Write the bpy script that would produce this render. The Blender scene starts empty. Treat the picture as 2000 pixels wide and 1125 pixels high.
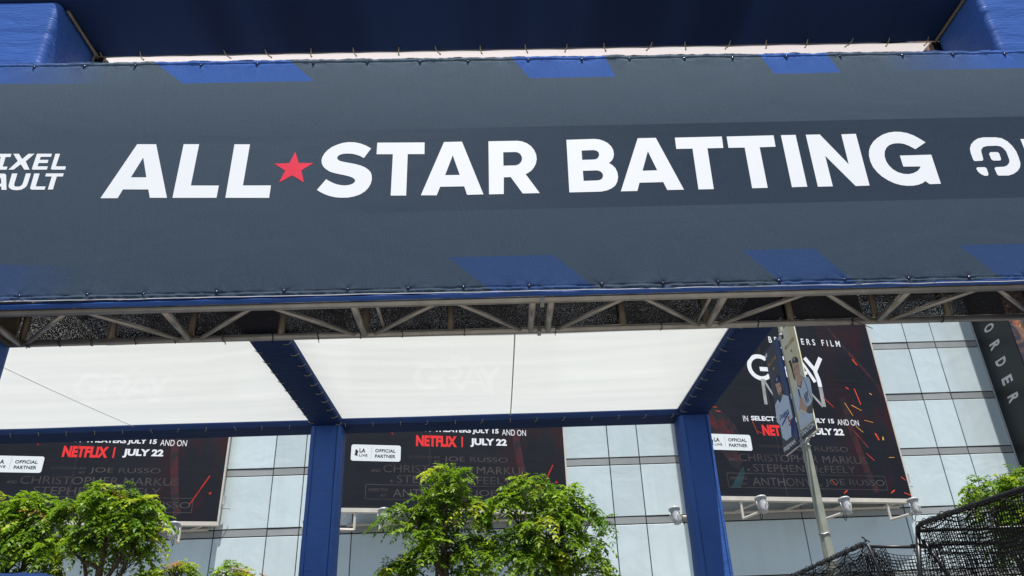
import bpy, math, random
import numpy as np
from mathutils import Vector, Matrix, noise
from mathutils.geometry import tessellate_polygon

random.seed(7)
rng = np.random.default_rng(11)
scene = bpy.context.scene
COL = scene.collection

# ------------------------------------------------------------------ camera
cam_data = bpy.data.cameras.new('camera')
cam = bpy.data.objects.new('camera', cam_data)
COL.objects.link(cam)
PITCH, ROLL, YAW = math.radians(27.249), math.radians(-2.179), math.radians(1.528)
fw = Vector((math.sin(YAW) * math.cos(PITCH), math.cos(YAW) * math.cos(PITCH), math.sin(PITCH)))
rt0 = Vector((math.cos(YAW), -math.sin(YAW), 0))
up0 = rt0.cross(fw)
rt = rt0 * math.cos(ROLL) + up0 * math.sin(ROLL)
up = up0 * math.cos(ROLL) - rt0 * math.sin(ROLL)
M = Matrix((rt, up, -fw)).transposed().to_4x4()
M.translation = Vector((0, 0, 1.6))
cam.matrix_world = M
cam_data.sensor_fit = 'HORIZONTAL'
cam_data.sensor_width = 36.0
cam_data.lens = 36.0 * 1494.29 / 2000.0
cam_data.clip_start = 0.05
cam_data.clip_end = 2000
scene.camera = cam

# ------------------------------------------------------------------ light
TO_SUN = Vector((0.055, -0.268, 0.962)).normalized()
world = bpy.data.worlds.new('World')
scene.world = world
world.use_nodes = True
wn = world.node_tree.nodes
sky = wn.new('ShaderNodeTexSky')
sky.sky_type = 'NISHITA'
sky.sun_disc = False
sky.sun_elevation = math.asin(TO_SUN.z)
sky.sun_rotation = math.atan2(TO_SUN.x, TO_SUN.y)
sky.air_density = 1.0
sky.dust_density = 1.2
world.node_tree.links.new(sky.outputs[0], wn['Background'].inputs[0])
wn['Background'].inputs[1].default_value = 0.07
sun_d = bpy.data.lights.new('sun', 'SUN')
sun_d.energy = 5.0
sun_d.angle = math.radians(0.53)
sun_d.color = (1.0, 0.965, 0.91)
sun = bpy.data.objects.new('sun', sun_d)
COL.objects.link(sun)
sun.rotation_euler = (-TO_SUN).to_track_quat('-Z', 'Y').to_euler()
vs = scene.view_settings
vs.view_transform = 'Standard'
vs.look = 'None'
vs.gamma = 1.0
vs.exposure = 0.66
vs.use_curve_mapping = False

# ------------------------------------------------------------------ node helper and materials
class NT:
    def __init__(s, name):
        s.m = bpy.data.materials.new(name)
        s.m.use_nodes = True
        s.t = s.m.node_tree
        s.n = s.t.nodes
        s.b = s.n['Principled BSDF']
        s.out = s.n['Material Output']
    def link(s, a, b): s.t.links.new(a, b)
    def put(s, sock, v):
        if hasattr(v, 'links') or isinstance(v, bpy.types.NodeSocket): s.link(v, sock)
        else: sock.default_value = v
    def math(s, op, a, b=0.0, clamp=False):
        n = s.n.new('ShaderNodeMath'); n.operation = op; n.use_clamp = clamp
        s.put(n.inputs[0], a); s.put(n.inputs[1], b)
        return n.outputs[0]
    def mul(s, *a):
        r = a[0]
        for x in a[1:]: r = s.math('MULTIPLY', r, x)
        return r
    def ramp(s, v, a, b):
        n = s.n.new('ShaderNodeMapRange'); n.clamp = True
        s.put(n.inputs[0], v); n.inputs[1].default_value = a; n.inputs[2].default_value = b
        return n.outputs[0]
    def mix(s, f, a, b):
        n = s.n.new('ShaderNodeMix'); n.data_type = 'RGBA'
        s.put(n.inputs[0], f)
        for i, c in ((6, a), (7, b)):
            if isinstance(c, tuple): c = (c + (1,))[:4]
            s.put(n.inputs[i], c)
        return n.outputs[2]
    def obj(s): 
        n = s.n.new('ShaderNodeTexCoord'); return n.outputs['Object']
    def xyz(s, v):
        n = s.n.new('ShaderNodeSeparateXYZ'); s.link(v, n.inputs[0]); return n.outputs
    def scale(s, v, k):
        n = s.n.new('ShaderNodeMapping'); s.link(v, n.inputs[0]); n.inputs['Scale'].default_value = k; return n.outputs[0]
    def noise(s, v, sc, det=3, rough=.55, dist=0.0):
        n = s.n.new('ShaderNodeTexNoise'); s.link(v, n.inputs['Vector'])
        n.inputs['Scale'].default_value = sc; n.inputs['Detail'].default_value = det
        n.inputs['Roughness'].default_value = rough; n.inputs['Distortion'].default_value = dist
        return n.outputs[0]
    def bump(s, h, strength, dist=.01, prev=None):
        n = s.n.new('ShaderNodeBump'); s.put(n.inputs['Height'], h)
        n.inputs['Strength'].default_value = strength; n.inputs['Distance'].default_value = dist
        if prev is not None: s.link(prev, n.inputs['Normal'])
        return n.outputs[0]
    def set(s, **k):
        names = dict(color='Base Color', rough='Roughness', metal='Metallic', spec='Specular IOR Level', normal='Normal', sheen='Sheen Weight', coat='Coat Weight')
        for a, v in k.items():
            if isinstance(v, tuple) and len(v) == 3: v = v + (1,)
            s.put(s.b.inputs[names[a]], v)
        return s

def simple(name, color, rough=.6, spec=.4, metal=0.0, var=.12, nscale=6.0, bump=0.0, bscale=60.0):
    t = NT(name)
    o = t.obj()
    nz = t.noise(o, nscale, 4)
    c0 = tuple(c * (1 - var) for c in color); c1 = tuple(c * (1 + var) for c in color)
    t.set(color=t.mix(t.ramp(nz, .3, .7), c0, c1), rough=rough, spec=spec, metal=metal)
    if bump: t.set(normal=t.bump(t.noise(o, bscale, 3), bump, .004))
    return t.m

def fabric(name, color, rough=.42, wrinkle=.25, spec=.45, stretch=(1, 1, 6)):
    t = NT(name); o = t.obj()
    weave = t.noise(o, 420, 2)
    big = t.noise(t.scale(o, stretch), 2.2, 3, .5, .6)
    fine = t.noise(t.scale(o, (1.2, 1.2, 9)), 5.0, 3, .6, .8)
    c = t.mix(t.ramp(t.noise(o, 1.5, 4), .3, .7), tuple(x * .9 for x in color), tuple(x * 1.1 for x in color))
    t.set(color=c, rough=rough, spec=spec)
    h = t.math('ADD', t.math('MULTIPLY', big, 1.0), t.math('MULTIPLY', fine, .35))
    n1 = t.bump(h, wrinkle, .05)
    t.set(normal=t.bump(weave, .12, .001, n1))
    return t.m

MAT = {}
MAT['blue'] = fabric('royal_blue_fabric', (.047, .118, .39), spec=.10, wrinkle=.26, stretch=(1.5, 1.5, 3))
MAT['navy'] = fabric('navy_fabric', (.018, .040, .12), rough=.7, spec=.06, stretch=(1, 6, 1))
MAT['alu'] = simple('weathered_aluminium', (.40, .375, .32), .34, .5, .6, .14, 9, .15, 40)
MAT['alu_dark'] = simple('shaded_aluminium', (.17, .14, .10), .5, .4, .5, .2, 9, .15, 40)  # truss metal again, shade put into the colour for members behind the banner
MAT['black'] = simple('black_rubber', (.012, .012, .013), .5, .4, 0, .2)
MAT['ball'] = simple('navy_plastic_ball', (.012, .018, .06), .18, .6, 0, .1)
MAT['cordbeige'] = simple('beige_cord', (.36, .31, .22), .8, .2, 0, .25, 30)
MAT['whiteprint'] = simple('white_print', (.80, .82, .85), .5, .35, 0, .015, 3)
MAT['redprint'] = simple('red_print', (.74, .016, .055), .5, .35, 0, .03, 3)
MAT['steelwhite'] = simple('off_white_painted_steel', (.56, .53, .47), .5, .4, 0, .12, 3, .1)
MAT['lampgrey'] = simple('light_grey_cast_metal', (.40, .41, .415), .42, .5, .1, .14, 8, .2, 30)
MAT['lampglass'] = simple('dark_lamp_glass', (.08, .09, .1), .12, .6, 0, .1)
MAT['postgreen'] = simple('pale_olive_painted_post', (.30, .315, .255), .45, .45, 0, .12, 7, .15, 25)
MAT['bark'] = simple('grey_brown_bark', (.11, .085, .062), .85, .2, 0, .35, 18, .8, 40)
MAT['blackpipe'] = simple('black_powder_coated_pipe', (.012, .012, .014), .38, .45, 0, .2, 12)
MAT['net'] = simple('black_net_cord', (.010, .010, .011), .8, .2, 0, .2, 30)
MAT['joint'] = simple('black_joint_backing', (.008, .008, .01), .8, .2, 0, .2)
MAT['silverprint'] = simple('silver_grey_print', (.30, .31, .31), .5, .35, 0, .3, 4)
MAT['greyprint'] = simple('dim_grey_print', (.062, .055, .056), .5, .25, 0, .5, 1.2)
MAT['netred'] = simple('bright_red_print', (.80, .03, .03), .5, .35, 0, .05, 3)
MAT['ember'] = simple('ember_orange_print', (.70, .07, .025), .5, .35, 0, .6, 3)
MAT['emberdim'] = simple('dim_red_ember_print', (.40, .022, .016), .5, .3, 0, .5, 3)
MAT['emberyellow'] = simple('ember_yellow_print', (.80, .36, .06), .5, .35, 0, .4, 3)
MAT['tealprint'] = simple('teal_print', (.008, .035, .042), .5, .35, 0, .5, 3)
MAT['darkink'] = simple('dark_ink_print', (.02, .022, .026), .5, .35, 0, .1, 3)
MAT['badge'] = simple('white_badge_print', (.74, .79, .80), .45, .35, 0, .02, 3)
MAT['concrete'] = simple('pale_concrete_paving', (.16, .156, .15), .85, .25, 0, .15, .8, .3, 20)

def smoke():
    t = NT('dark_red_smoke_print'); o = t.obj()
    f = t.ramp(t.noise(o, 1.6, 6, .68, 1.6), .44, .80)
    t.set(color=t.mix(f, (.011, .012, .017), (.15, .008, .010)), rough=.5, spec=.35); return t.m
MAT['smoke'] = smoke()

def poster():
    t = NT('black_printed_vinyl'); o = t.obj(); q = t.xyz(o)
    c = t.mix(t.ramp(t.noise(o, .45, 5, .6), .35, .75), (.006, .008, .013), (.014, .016, .024))
    line = t.noise(t.scale(o, (.15, 1, 30)), 2.0, 3)
    c = t.mix(t.math('MULTIPLY', t.ramp(line, .45, .75), .6), c, (.022, .023, .030))
    red = t.mul(t.ramp(q[0], -2.6, -.2), t.ramp(t.noise(t.scale(o, (1.3, 1, .55)), .75, 6, .65, 1.0), .48, .72))
    c = t.mix(t.math('MULTIPLY', red, .8), c, (.055, .006, .008))
    t.set(color=c, rough=.5, spec=.2)
    t.set(normal=t.bump(t.noise(t.scale(o, (1, 1, .4)), 1.2, 2), .12, .05))
    return t.m
MAT['poster'] = poster()

def facade(name, c, rough):
    t = NT(name); o = t.obj()
    oi = t.n.new('ShaderNodeObjectInfo')
    var = t.ramp(oi.outputs['Random'], 0, 1)
    geo = t.n.new('ShaderNodeNewGeometry')
    streak = t.noise(t.scale(geo.outputs['Position'], (3, 1, .22)), 1.1, 4, .6)
    col = t.mix(var, tuple(x * .90 for x in c), tuple(x * 1.06 for x in c))
    col = t.mix(t.math('MULTIPLY', t.ramp(streak, .48, .78), .38), col, tuple(x * .78 for x in c))
    t.set(color=col, rough=rough, spec=.5, metal=.12)
    t.set(normal=t.bump(t.noise(geo.outputs['Position'], .9, 3, .5, .6), .32, .08))
    return t.m
MAT['panel'] = facade('pale_blue_metal_panel', (.62, .72, .742), .24)
MAT['band'] = facade('grey_metal_band', (.33, .345, .345), .4)

def canopy_cloth():
    t = NT('white_translucent_canopy_cloth'); o = t.obj()
    d = t.n.new('ShaderNodeBsdfDiffuse'); d.inputs[0].default_value = (.84, .87, .86, 1)
    tr = t.n.new('ShaderNodeBsdfTranslucent')
    nz = t.ramp(t.noise(t.scale(o, (.35, 5, 1)), 1.3, 4), .3, .7)
    t.link(t.mix(nz, (.81, .85, .835), (.93, .965, .94)), tr.inputs[0])
    m = t.n.new('ShaderNodeMixShader'); m.inputs[0].default_value = .29
    t.link(d.outputs[0], m.inputs[1]); t.link(tr.outputs[0], m.inputs[2])
    tp = t.n.new('ShaderNodeBsdfTransparent')
    m2 = t.n.new('ShaderNodeMixShader'); m2.inputs[0].default_value = .05
    t.link(m.outputs[0], m2.inputs[1]); t.link(tp.outputs[0], m2.inputs[2])
    t.link(m2.outputs[0], t.out.inputs[0])
    nb = t.bump(t.noise(t.scale(o, (1, 3, 1)), 1.2, 3, .5, .5), .25, .05)
    t.link(nb, d.inputs['Normal']); 
    return t.m
MAT['canopy'] = canopy_cloth()

def sheet_cloth():
    t = NT('pinkish_white_back_sheet')
    d = t.n.new('ShaderNodeBsdfDiffuse'); d.inputs[0].default_value = (.88, .81, .80, 1)
    tr = t.n.new('ShaderNodeBsdfTranslucent'); tr.inputs[0].default_value = (.96, .88, .87, 1)
    m = t.n.new('ShaderNodeMixShader'); m.inputs[0].default_value = .24
    t.link(d.outputs[0], m.inputs[1]); t.link(tr.outputs[0], m.inputs[2]); t.link(m.outputs[0], t.out.inputs[0])
    return t.m
MAT['sheet'] = sheet_cloth()

def shade_mesh_mat():
    t = NT('black_knitted_shade_mesh'); o = t.obj()
    f = t.noise(t.scale(o, (.7, 1, 1.7)), 210, 2, .5)
    big = t.noise(o, 2.4, 3)
    thr = t.math('ADD', .615, t.math('MULTIPLY', t.math('SUBTRACT', big, .5), .20))
    hole = t.math('MULTIPLY', t.ramp(t.math('SUBTRACT', f, thr), -.02, .05), .7)
    t.set(color=(.006, .006, .007), rough=.8, spec=.03)
    tp = t.n.new('ShaderNodeBsdfTransparent')
    m = t.n.new('ShaderNodeMixShader'); t.link(hole, m.inputs[0])
    t.link(t.b.outputs[0], m.inputs[1]); t.link(tp.outputs[0], m.inputs[2]); t.link(m.outputs[0], t.out.inputs[0])
    return t.m
MAT['mesh'] = shade_mesh_mat()

def leaf_mat():
    t = NT('glossy_green_leaf')
    a = t.n.new('ShaderNodeAttribute'); a.attribute_name = 'tint'
    t.set(color=a.outputs['Color'], rough=.45, spec=.3)
    tr = t.n.new('ShaderNodeBsdfTranslucent')
    g = t.n.new('ShaderNodeMix'); g.data_type = 'RGBA'; g.blend_type = 'MULTIPLY'; g.inputs[0].default_value = 1
    t.link(a.outputs['Color'], g.inputs[6]); g.inputs[7].default_value = (1.5, 1.5, .7, 1)
    t.link(g.outputs[2], tr.inputs[0])
    m = t.n.new('ShaderNodeMixShader'); m.inputs[0].default_value = .38
    t.link(t.b.outputs[0], m.inputs[1]); t.link(tr.outputs[0], m.inputs[2]); t.link(m.outputs[0], t.out.inputs[0])
    return t.m
MAT['leaf'] = leaf_mat()

def flat(name, c, var=.06):
    if name not in MAT: MAT[name] = simple(name, c, .55, .3, 0, var, 6)
    return MAT[name]

# ------------------------------------------------------------------ mesh helpers
class MB:
    def __init__(s): s.v = []; s.f = []
    def add(s, v, f):
        k = len(s.v); s.v += [tuple(p) for p in v]; s.f += [tuple(i + k for i in q) for q in f]; return s
    def box(s, x0, x1, y0, y1, z0, z1):
        return s.add([(x0,y0,z0),(x1,y0,z0),(x1,y1,z0),(x0,y1,z0),(x0,y0,z1),(x1,y0,z1),(x1,y1,z1),(x0,y1,z1)],
            [(0,3,2,1),(4,5,6,7),(0,1,5,4),(1,2,6,5),(2,3,7,6),(3,0,4,7)])
    def path(s, pts, r, n=8, cap=True, closed=False):
        pts = [Vector(p) for p in pts]; rs = r if isinstance(r, (list, tuple)) else [r] * len(pts)
        base = len(s.v); N = len(pts); prev = None
        for i, p in enumerate(pts):
            if closed: d = pts[(i + 1) % N] - pts[i - 1]
            else: d = pts[min(i + 1, N - 1)] - pts[max(i - 1, 0)]
            d.normalize()
            if prev is None:
                a = Vector((0, 0, 1)) if abs(d.z) < .9 else Vector((1, 0, 0))
                u = d.cross(a).normalized()
            else:
                u = (prev - d * prev.dot(d))
                u = u.normalized() if u.length > 1e-6 else d.orthogonal().normalized()
            prev = u; w = d.cross(u)
            for k in range(n):
                t = 2 * math.pi * k / n
                s.v.append(tuple(p + (u * math.cos(t) + w * math.sin(t)) * rs[i]))
        for i in range(N if closed else N - 1):
            j = (i + 1) % N
            for k in range(n):
                k2 = (k + 1) % n
                s.f.append((base + i*n + k, base + i*n + k2, base + j*n + k2, base + j*n + k))
        if cap and not closed:
            s.f.append(tuple(base + k for k in range(n))[::-1]); s.f.append(tuple(base + (N-1)*n + k for k in range(n)))
        return s
    def tube(s, a, b, r, n=10, r2=None): return s.path([a, b], [r, r if r2 is None else r2], n)
    def poly(s, outer, holes=(), to3=lambda x, y: (x, 0, y)):
        loops = [[Vector((x, y, 0)) for x, y in outer]] + [[Vector((x, y, 0)) for x, y in h] for h in holes]
        tris = tessellate_polygon(loops)
        flatv = [p for l in loops for p in l]
        fs = []
        for t in tris:
            a, b, c = (flatv[i] for i in t)
            if (b - a).cross(c - a).z < 0: t = (t[0], t[2], t[1])
            fs.append(t)
        return s.add([to3(p.x, p.y) for p in flatv], fs)
    def stroke(s, pts, w, to3=lambda x, y: (x, 0, y)):
        P = [Vector((x, y)) for x, y in pts]; L = []; R_ = []
        for i in range(len(P)):
            d = (P[min(i+1, len(P)-1)] - P[max(i-1, 0)]).normalized(); nn = Vector((-d.y, d.x)) * w / 2
            L.append(P[i] + nn); R_.append(P[i] - nn)
        n = len(P)
        return s.add([to3(p.x, p.y) for p in L + R_], [(i, n+i, n+i+1, i+1) for i in range(n-1)])
    def sphere(s, c, r, nu=10, nv=6, sq=1.0):
        v = []; f = []
        for j in range(nv + 1):
            a = math.pi * j / nv
            for i in range(nu):
                b = 2*math.pi*i/nu; v.append((c[0]+r*math.sin(a)*math.cos(b), c[1]+r*math.sin(a)*math.sin(b)*sq, c[2]+r*math.cos(a)))
        for j in range(nv):
            for i in range(nu): f.append((j*nu+i, (j+1)*nu+i, (j+1)*nu+(i+1)%nu, j*nu+(i+1)%nu))
        return s.add(v, f)

def build(mb, name, mat, parent=None, smooth=False, shift=True):
    off = Vector((0, 0, 0))
    if parent is not None and shift:
        q = parent
        while q is not None: off += q.location; q = q.parent
    me = bpy.data.meshes.new(name)
    me.from_pydata([(x - off.x, y - off.y, z - off.z) for x, y, z in mb.v], [], mb.f)
    me.materials.append(mat)
    if smooth: me.polygons.foreach_set('use_smooth', [True] * len(me.polygons))
    me.update()
    o = bpy.data.objects.new(name, me)
    COL.objects.link(o)
    if parent is not None: o.parent = parent
    return o

def tag(o, label, cat, group=None):
    o['label'] = label; o['category'] = cat
    if group: o['group'] = group
    return o
def thing(name, label, cat, loc=(0, 0, 0), rz=0.0, group=None):
    o = bpy.data.objects.new(name, None); COL.objects.link(o)
    o.location = loc; o.rotation_euler = (0, 0, rz); o.empty_display_size = .2
    return tag(o, label, cat, group)
def copy_tree(o, parent=None):
    c = o.copy(); COL.objects.link(c); c.parent = parent
    for ch in list(o.children): copy_tree(ch, c)
    return c

_tc = {}
def text_geo(s, bold=0.0, shear=0.0, spacing=1.0):
    k = (s, bold, shear, spacing)
    if k in _tc: return _tc[k]
    cu = bpy.data.curves.new('text', 'FONT'); cu.body = s; cu.offset = bold; cu.shear = shear; cu.space_character = spacing; cu.resolution_u = 4
    ob = bpy.data.objects.new('text', cu); COL.objects.link(ob)
    dg = bpy.context.evaluated_depsgraph_get(); dg.update()
    me = bpy.data.meshes.new_from_object(ob.evaluated_get(dg))
    v = [(p.co.x, p.co.y) for p in me.vertices]; f = [tuple(p.vertices) for p in me.polygons]
    bpy.data.objects.remove(ob); bpy.data.curves.remove(cu); bpy.data.meshes.remove(me)
    xs = [p[0] for p in v]; ys = [p[1] for p in v]
    x0, x1, y0, y1 = min(xs), max(xs), min(ys), max(ys)
    v = [((x - x0) / (x1 - x0), (y - y0) / (y1 - y0)) for x, y in v]
    _tc[k] = (v, f); return v, f
def put_text(mb, s, x0, x1, y0, y1, to3=lambda x, y: (x, 0, y), bold=0.0, shear=0.0, spacing=1.0):
    v, f = text_geo(s, bold, shear, spacing)
    mb.add([to3(x0 + (x1 - x0) * a, y0 + (y1 - y0) * b) for a, b in v], f)
    return mb

# traced outlines, in metres on the banner plane (x, z)
GLYPHS = [
('A', [(-2.604,5.223),(-2.465,5.219),(-2.304,4.74),(-2.425,4.744),(-2.449,4.816),(-2.629,4.821),(-2.652,4.747),(-2.773,4.75)], [[(-2.537,5.099),(-2.482,4.922),(-2.593,4.925)]]),
('L', [(-2.263,5.214),(-2.149,5.211),(-2.152,4.842),(-1.952,4.836),(-1.954,4.731),(-2.265,4.739)], []),
('L', [(-1.889,5.203),(-1.775,5.2),(-1.78,4.832),(-1.58,4.827),(-1.581,4.72),(-1.891,4.729)], []),
('*', [(-1.435,5.123),(-1.4,5.02),(-1.292,5.017),(-1.375,4.953),(-1.347,4.847),(-1.436,4.911),(-1.526,4.851),(-1.491,4.954),(-1.577,5.019),(-1.468,5.02)], []),
('S', [(-0.879,5.138),(-0.919,5.166),(-0.963,5.187),(-1.006,5.198),(-1.048,5.201),(-1.09,5.195),(-1.131,5.18),(-1.168,5.16),(-1.198,5.132),(-1.219,5.102),(-1.232,5.07),(-1.236,5.039),(-1.231,5.01),(-1.219,4.984),(-1.199,4.961),(-1.17,4.938),(-1.136,4.924),(-1.099,4.913),(-1.057,4.902),(-1.024,4.891),(-0.998,4.878),(-0.983,4.864),(-0.979,4.851),(-0.986,4.834),(-1.001,4.822),(-1.024,4.815),(-1.051,4.812),(-1.083,4.816),(-1.116,4.826),(-1.149,4.843),(-1.178,4.862),(-1.189,4.871),(-1.248,4.779),(-1.224,4.761),(-1.191,4.741),(-1.154,4.724),(-1.112,4.712),(-1.067,4.707),(-1.021,4.707),(-0.977,4.716),(-0.937,4.732),(-0.904,4.757),(-0.881,4.787),(-0.866,4.823),(-0.86,4.861),(-0.863,4.895),(-0.872,4.924),(-0.892,4.949),(-0.918,4.97),(-0.952,4.987),(-0.989,5.0),(-1.032,5.011),(-1.069,5.02),(-1.098,5.029),(-1.116,5.041),(-1.124,5.057),(-1.12,5.073),(-1.106,5.086),(-1.083,5.094),(-1.051,5.096),(-1.018,5.093),(-0.985,5.084),(-0.956,5.071),(-0.928,5.052)], []),
('T', [(-0.836,5.19),(-0.486,5.183),(-0.485,5.076),(-0.608,5.079),(-0.609,4.713),(-0.719,4.716),(-0.717,5.081),(-0.837,5.084)], []),
('A', [(-0.342,5.183),(-0.209,5.183),(-0.057,4.708),(-0.174,4.707),(-0.194,4.781),(-0.367,4.782),(-0.391,4.709),(-0.504,4.712)], [[(-0.277,5.059),(-0.226,4.882),(-0.332,4.883)]]),
('R', [(-0.012,5.181),(0.203,5.18),(0.236,5.174),(0.273,5.155),(0.302,5.128),(0.324,5.092),(0.337,5.051),(0.339,5.008),(0.331,4.968),(0.314,4.931),(0.292,4.903),(0.271,4.887),(0.252,4.876),(0.346,4.708),(0.224,4.708),(0.143,4.853),(0.093,4.852),(0.088,4.707),(-0.017,4.707)], [[(0.095,5.077),(0.185,5.077),(0.206,5.071),(0.222,5.054),(0.231,5.031),(0.231,5.008),(0.223,4.985),(0.208,4.966),(0.185,4.956),(0.093,4.955)]]),
('B', [(0.569,5.179),(0.774,5.182),(0.811,5.177),(0.843,5.164),(0.875,5.141),(0.898,5.109),(0.91,5.074),(0.911,5.036),(0.902,5.001),(0.887,4.976),(0.866,4.958),(0.889,4.941),(0.91,4.912),(0.921,4.875),(0.922,4.833),(0.912,4.791),(0.894,4.758),(0.865,4.734),(0.829,4.717),(0.789,4.709),(0.752,4.708),(0.559,4.708)], [[(0.675,5.077),(0.767,5.079),(0.789,5.071),(0.801,5.054),(0.801,5.03),(0.792,5.01),(0.777,4.996),(0.758,4.993),(0.673,4.992)],[(0.67,4.894),(0.775,4.895),(0.798,4.886),(0.812,4.867),(0.814,4.844),(0.805,4.822),(0.789,4.81),(0.765,4.806),(0.669,4.805)]]),
('A', [(1.103,5.18),(1.239,5.18),(1.386,4.709),(1.266,4.709),(1.245,4.779),(1.072,4.778),(1.049,4.707),(0.93,4.707)], [[(1.165,5.058),(1.214,4.884),(1.106,4.883)]]),
('T', [(1.382,5.178),(1.736,5.179),(1.73,5.073),(1.611,5.073),(1.602,4.708),(1.491,4.708),(1.5,5.073),(1.379,5.073)], []),
('T', [(1.772,5.178),(2.127,5.18),(2.122,5.074),(2.002,5.072),(1.994,4.708),(1.881,4.708),(1.89,5.072),(1.769,5.073)], []),
('I', [(2.183,5.18),(2.294,5.18),(2.283,4.71),(2.171,4.709)], []),
('N', [(2.371,5.179),(2.477,5.179),(2.631,4.9),(2.64,5.176),(2.751,5.178),(2.738,4.708),(2.636,4.706),(2.474,4.98),(2.469,4.708),(2.36,4.708)], []),
('G', [(3.256,5.084),(3.222,5.119),(3.183,5.152),(3.141,5.175),(3.095,5.187),(3.048,5.19),(3.002,5.183),(2.954,5.166),(2.905,5.136),(2.865,5.102),(2.833,5.061),(2.812,5.02),(2.8,4.974),(2.797,4.922),(2.804,4.87),(2.823,4.824),(2.85,4.783),(2.884,4.75),(2.923,4.723),(2.966,4.706),(3.01,4.698),(3.057,4.698),(3.096,4.705),(3.131,4.719),(3.156,4.736),(3.179,4.708),(3.262,4.709),(3.266,4.97),(3.03,4.968),(3.029,4.868),(3.157,4.866),(3.142,4.844),(3.12,4.824),(3.087,4.808),(3.052,4.8),(3.015,4.803),(2.977,4.818),(2.946,4.845),(2.925,4.881),(2.914,4.922),(2.915,4.965),(2.926,5.006),(2.946,5.04),(2.976,5.066),(3.013,5.08),(3.053,5.082),(3.089,5.075),(3.123,5.056),(3.144,5.038),(3.161,5.023)], []),
('logo', [(3.571,5.015),(3.591,5.054),(3.621,5.085),(3.661,5.11),(3.706,5.119),(3.799,5.117),(3.843,5.107),(3.875,5.079),(3.898,5.035),(3.911,4.984),(3.911,4.927),(3.905,4.871),(3.889,4.837),(3.861,4.806),(3.824,4.782),(3.782,4.768),(3.708,4.769),(3.7,4.779),(3.698,4.835),(3.71,4.845),(3.774,4.847),(3.8,4.857),(3.823,4.88),(3.833,4.905),(3.835,4.944),(3.835,4.986),(3.824,5.015),(3.807,5.033),(3.78,5.039),(3.709,5.038),(3.677,5.03),(3.653,5.005),(3.648,4.984),(3.641,4.917),(3.631,4.905),(3.573,4.903),(3.565,4.915),(3.565,4.972)], []),
('logo', [(3.7,4.965),(3.714,4.981),(3.766,4.981),(3.777,4.97),(3.775,4.917),(3.764,4.903),(3.712,4.904),(3.701,4.915)], []),
('logo', [(3.563,4.835),(3.573,4.847),(3.63,4.847),(3.64,4.833),(3.637,4.785),(3.627,4.77),(3.605,4.77),(3.581,4.786),(3.566,4.811)], []),
('small', [(3.981,5.096),(4.111,5.096),(4.132,5.072),(4.126,5.014),(4.099,4.986),(4.031,4.987),(4.03,4.917),(3.978,4.917)], [[(4.031,5.06),(4.086,5.06),(4.083,5.021),(4.028,5.021)]]),
('small', [(-3.605,5.162),(-3.502,5.159),(-3.502,5.13),(-3.537,5.131),(-3.535,5.045),(-3.5,5.044),(-3.5,5.017),(-3.599,5.019),(-3.599,5.047),(-3.567,5.046),(-3.572,5.132),(-3.605,5.133)], []),
('small', [(-3.489,5.159),(-3.448,5.158),(-3.412,5.109),(-3.379,5.156),(-3.335,5.155),(-3.381,5.088),(-3.335,5.013),(-3.373,5.014),(-3.41,5.063),(-3.45,5.016),(-3.487,5.017),(-3.439,5.092)], []),
('small', [(-3.317,5.155),(-3.209,5.152),(-3.208,5.124),(-3.283,5.126),(-3.284,5.099),(-3.22,5.097),(-3.22,5.069),(-3.284,5.07),(-3.285,5.041),(-3.211,5.039),(-3.211,5.01),(-3.312,5.012),(-3.32,5.019)], []),
('small', [(-3.183,5.151),(-3.149,5.15),(-3.153,5.038),(-3.081,5.035),(-3.079,5.006),(-3.175,5.009),(-3.184,5.018)], []),
('small', [(-3.568,4.985),(-3.502,4.982),(-3.491,4.971),(-3.453,4.84),(-3.489,4.841),(-3.497,4.869),(-3.537,4.87),(-3.545,4.842),(-3.584,4.843)], [[(-3.522,4.954),(-3.505,4.895),(-3.53,4.896)]]),
('small', [(-3.452,4.982),(-3.413,4.981),(-3.412,4.888),(-3.408,4.875),(-3.399,4.867),(-3.383,4.866),(-3.367,4.867),(-3.356,4.878),(-3.352,4.895),(-3.352,4.98),(-3.317,4.979),(-3.317,4.89),(-3.32,4.868),(-3.332,4.851),(-3.35,4.839),(-3.377,4.835),(-3.406,4.838),(-3.427,4.847),(-3.444,4.863),(-3.449,4.88)], []),
('small', [(-3.293,4.978),(-3.254,4.977),(-3.254,4.864),(-3.184,4.862),(-3.185,4.834),(-3.277,4.837),(-3.29,4.848)], []),
('small', [(-3.208,4.976),(-3.081,4.973),(-3.082,4.946),(-3.125,4.947),(-3.126,4.834),(-3.162,4.835),(-3.161,4.948),(-3.208,4.95)], []),
('small', [(-3.74,5.166),(-3.631,5.163),(-3.619,5.153),(-3.615,5.079),(-3.63,5.065),(-3.702,5.067),(-3.7,5.022),(-3.735,5.023)], [[(-3.703,5.136),(-3.656,5.134),(-3.655,5.094),(-3.701,5.095)]]),
('small', [(-3.73,4.99),(-3.69,4.989),(-3.651,4.899),(-3.64,4.987),(-3.601,4.986),(-3.625,4.844),(-3.66,4.845)], []),
]
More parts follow.
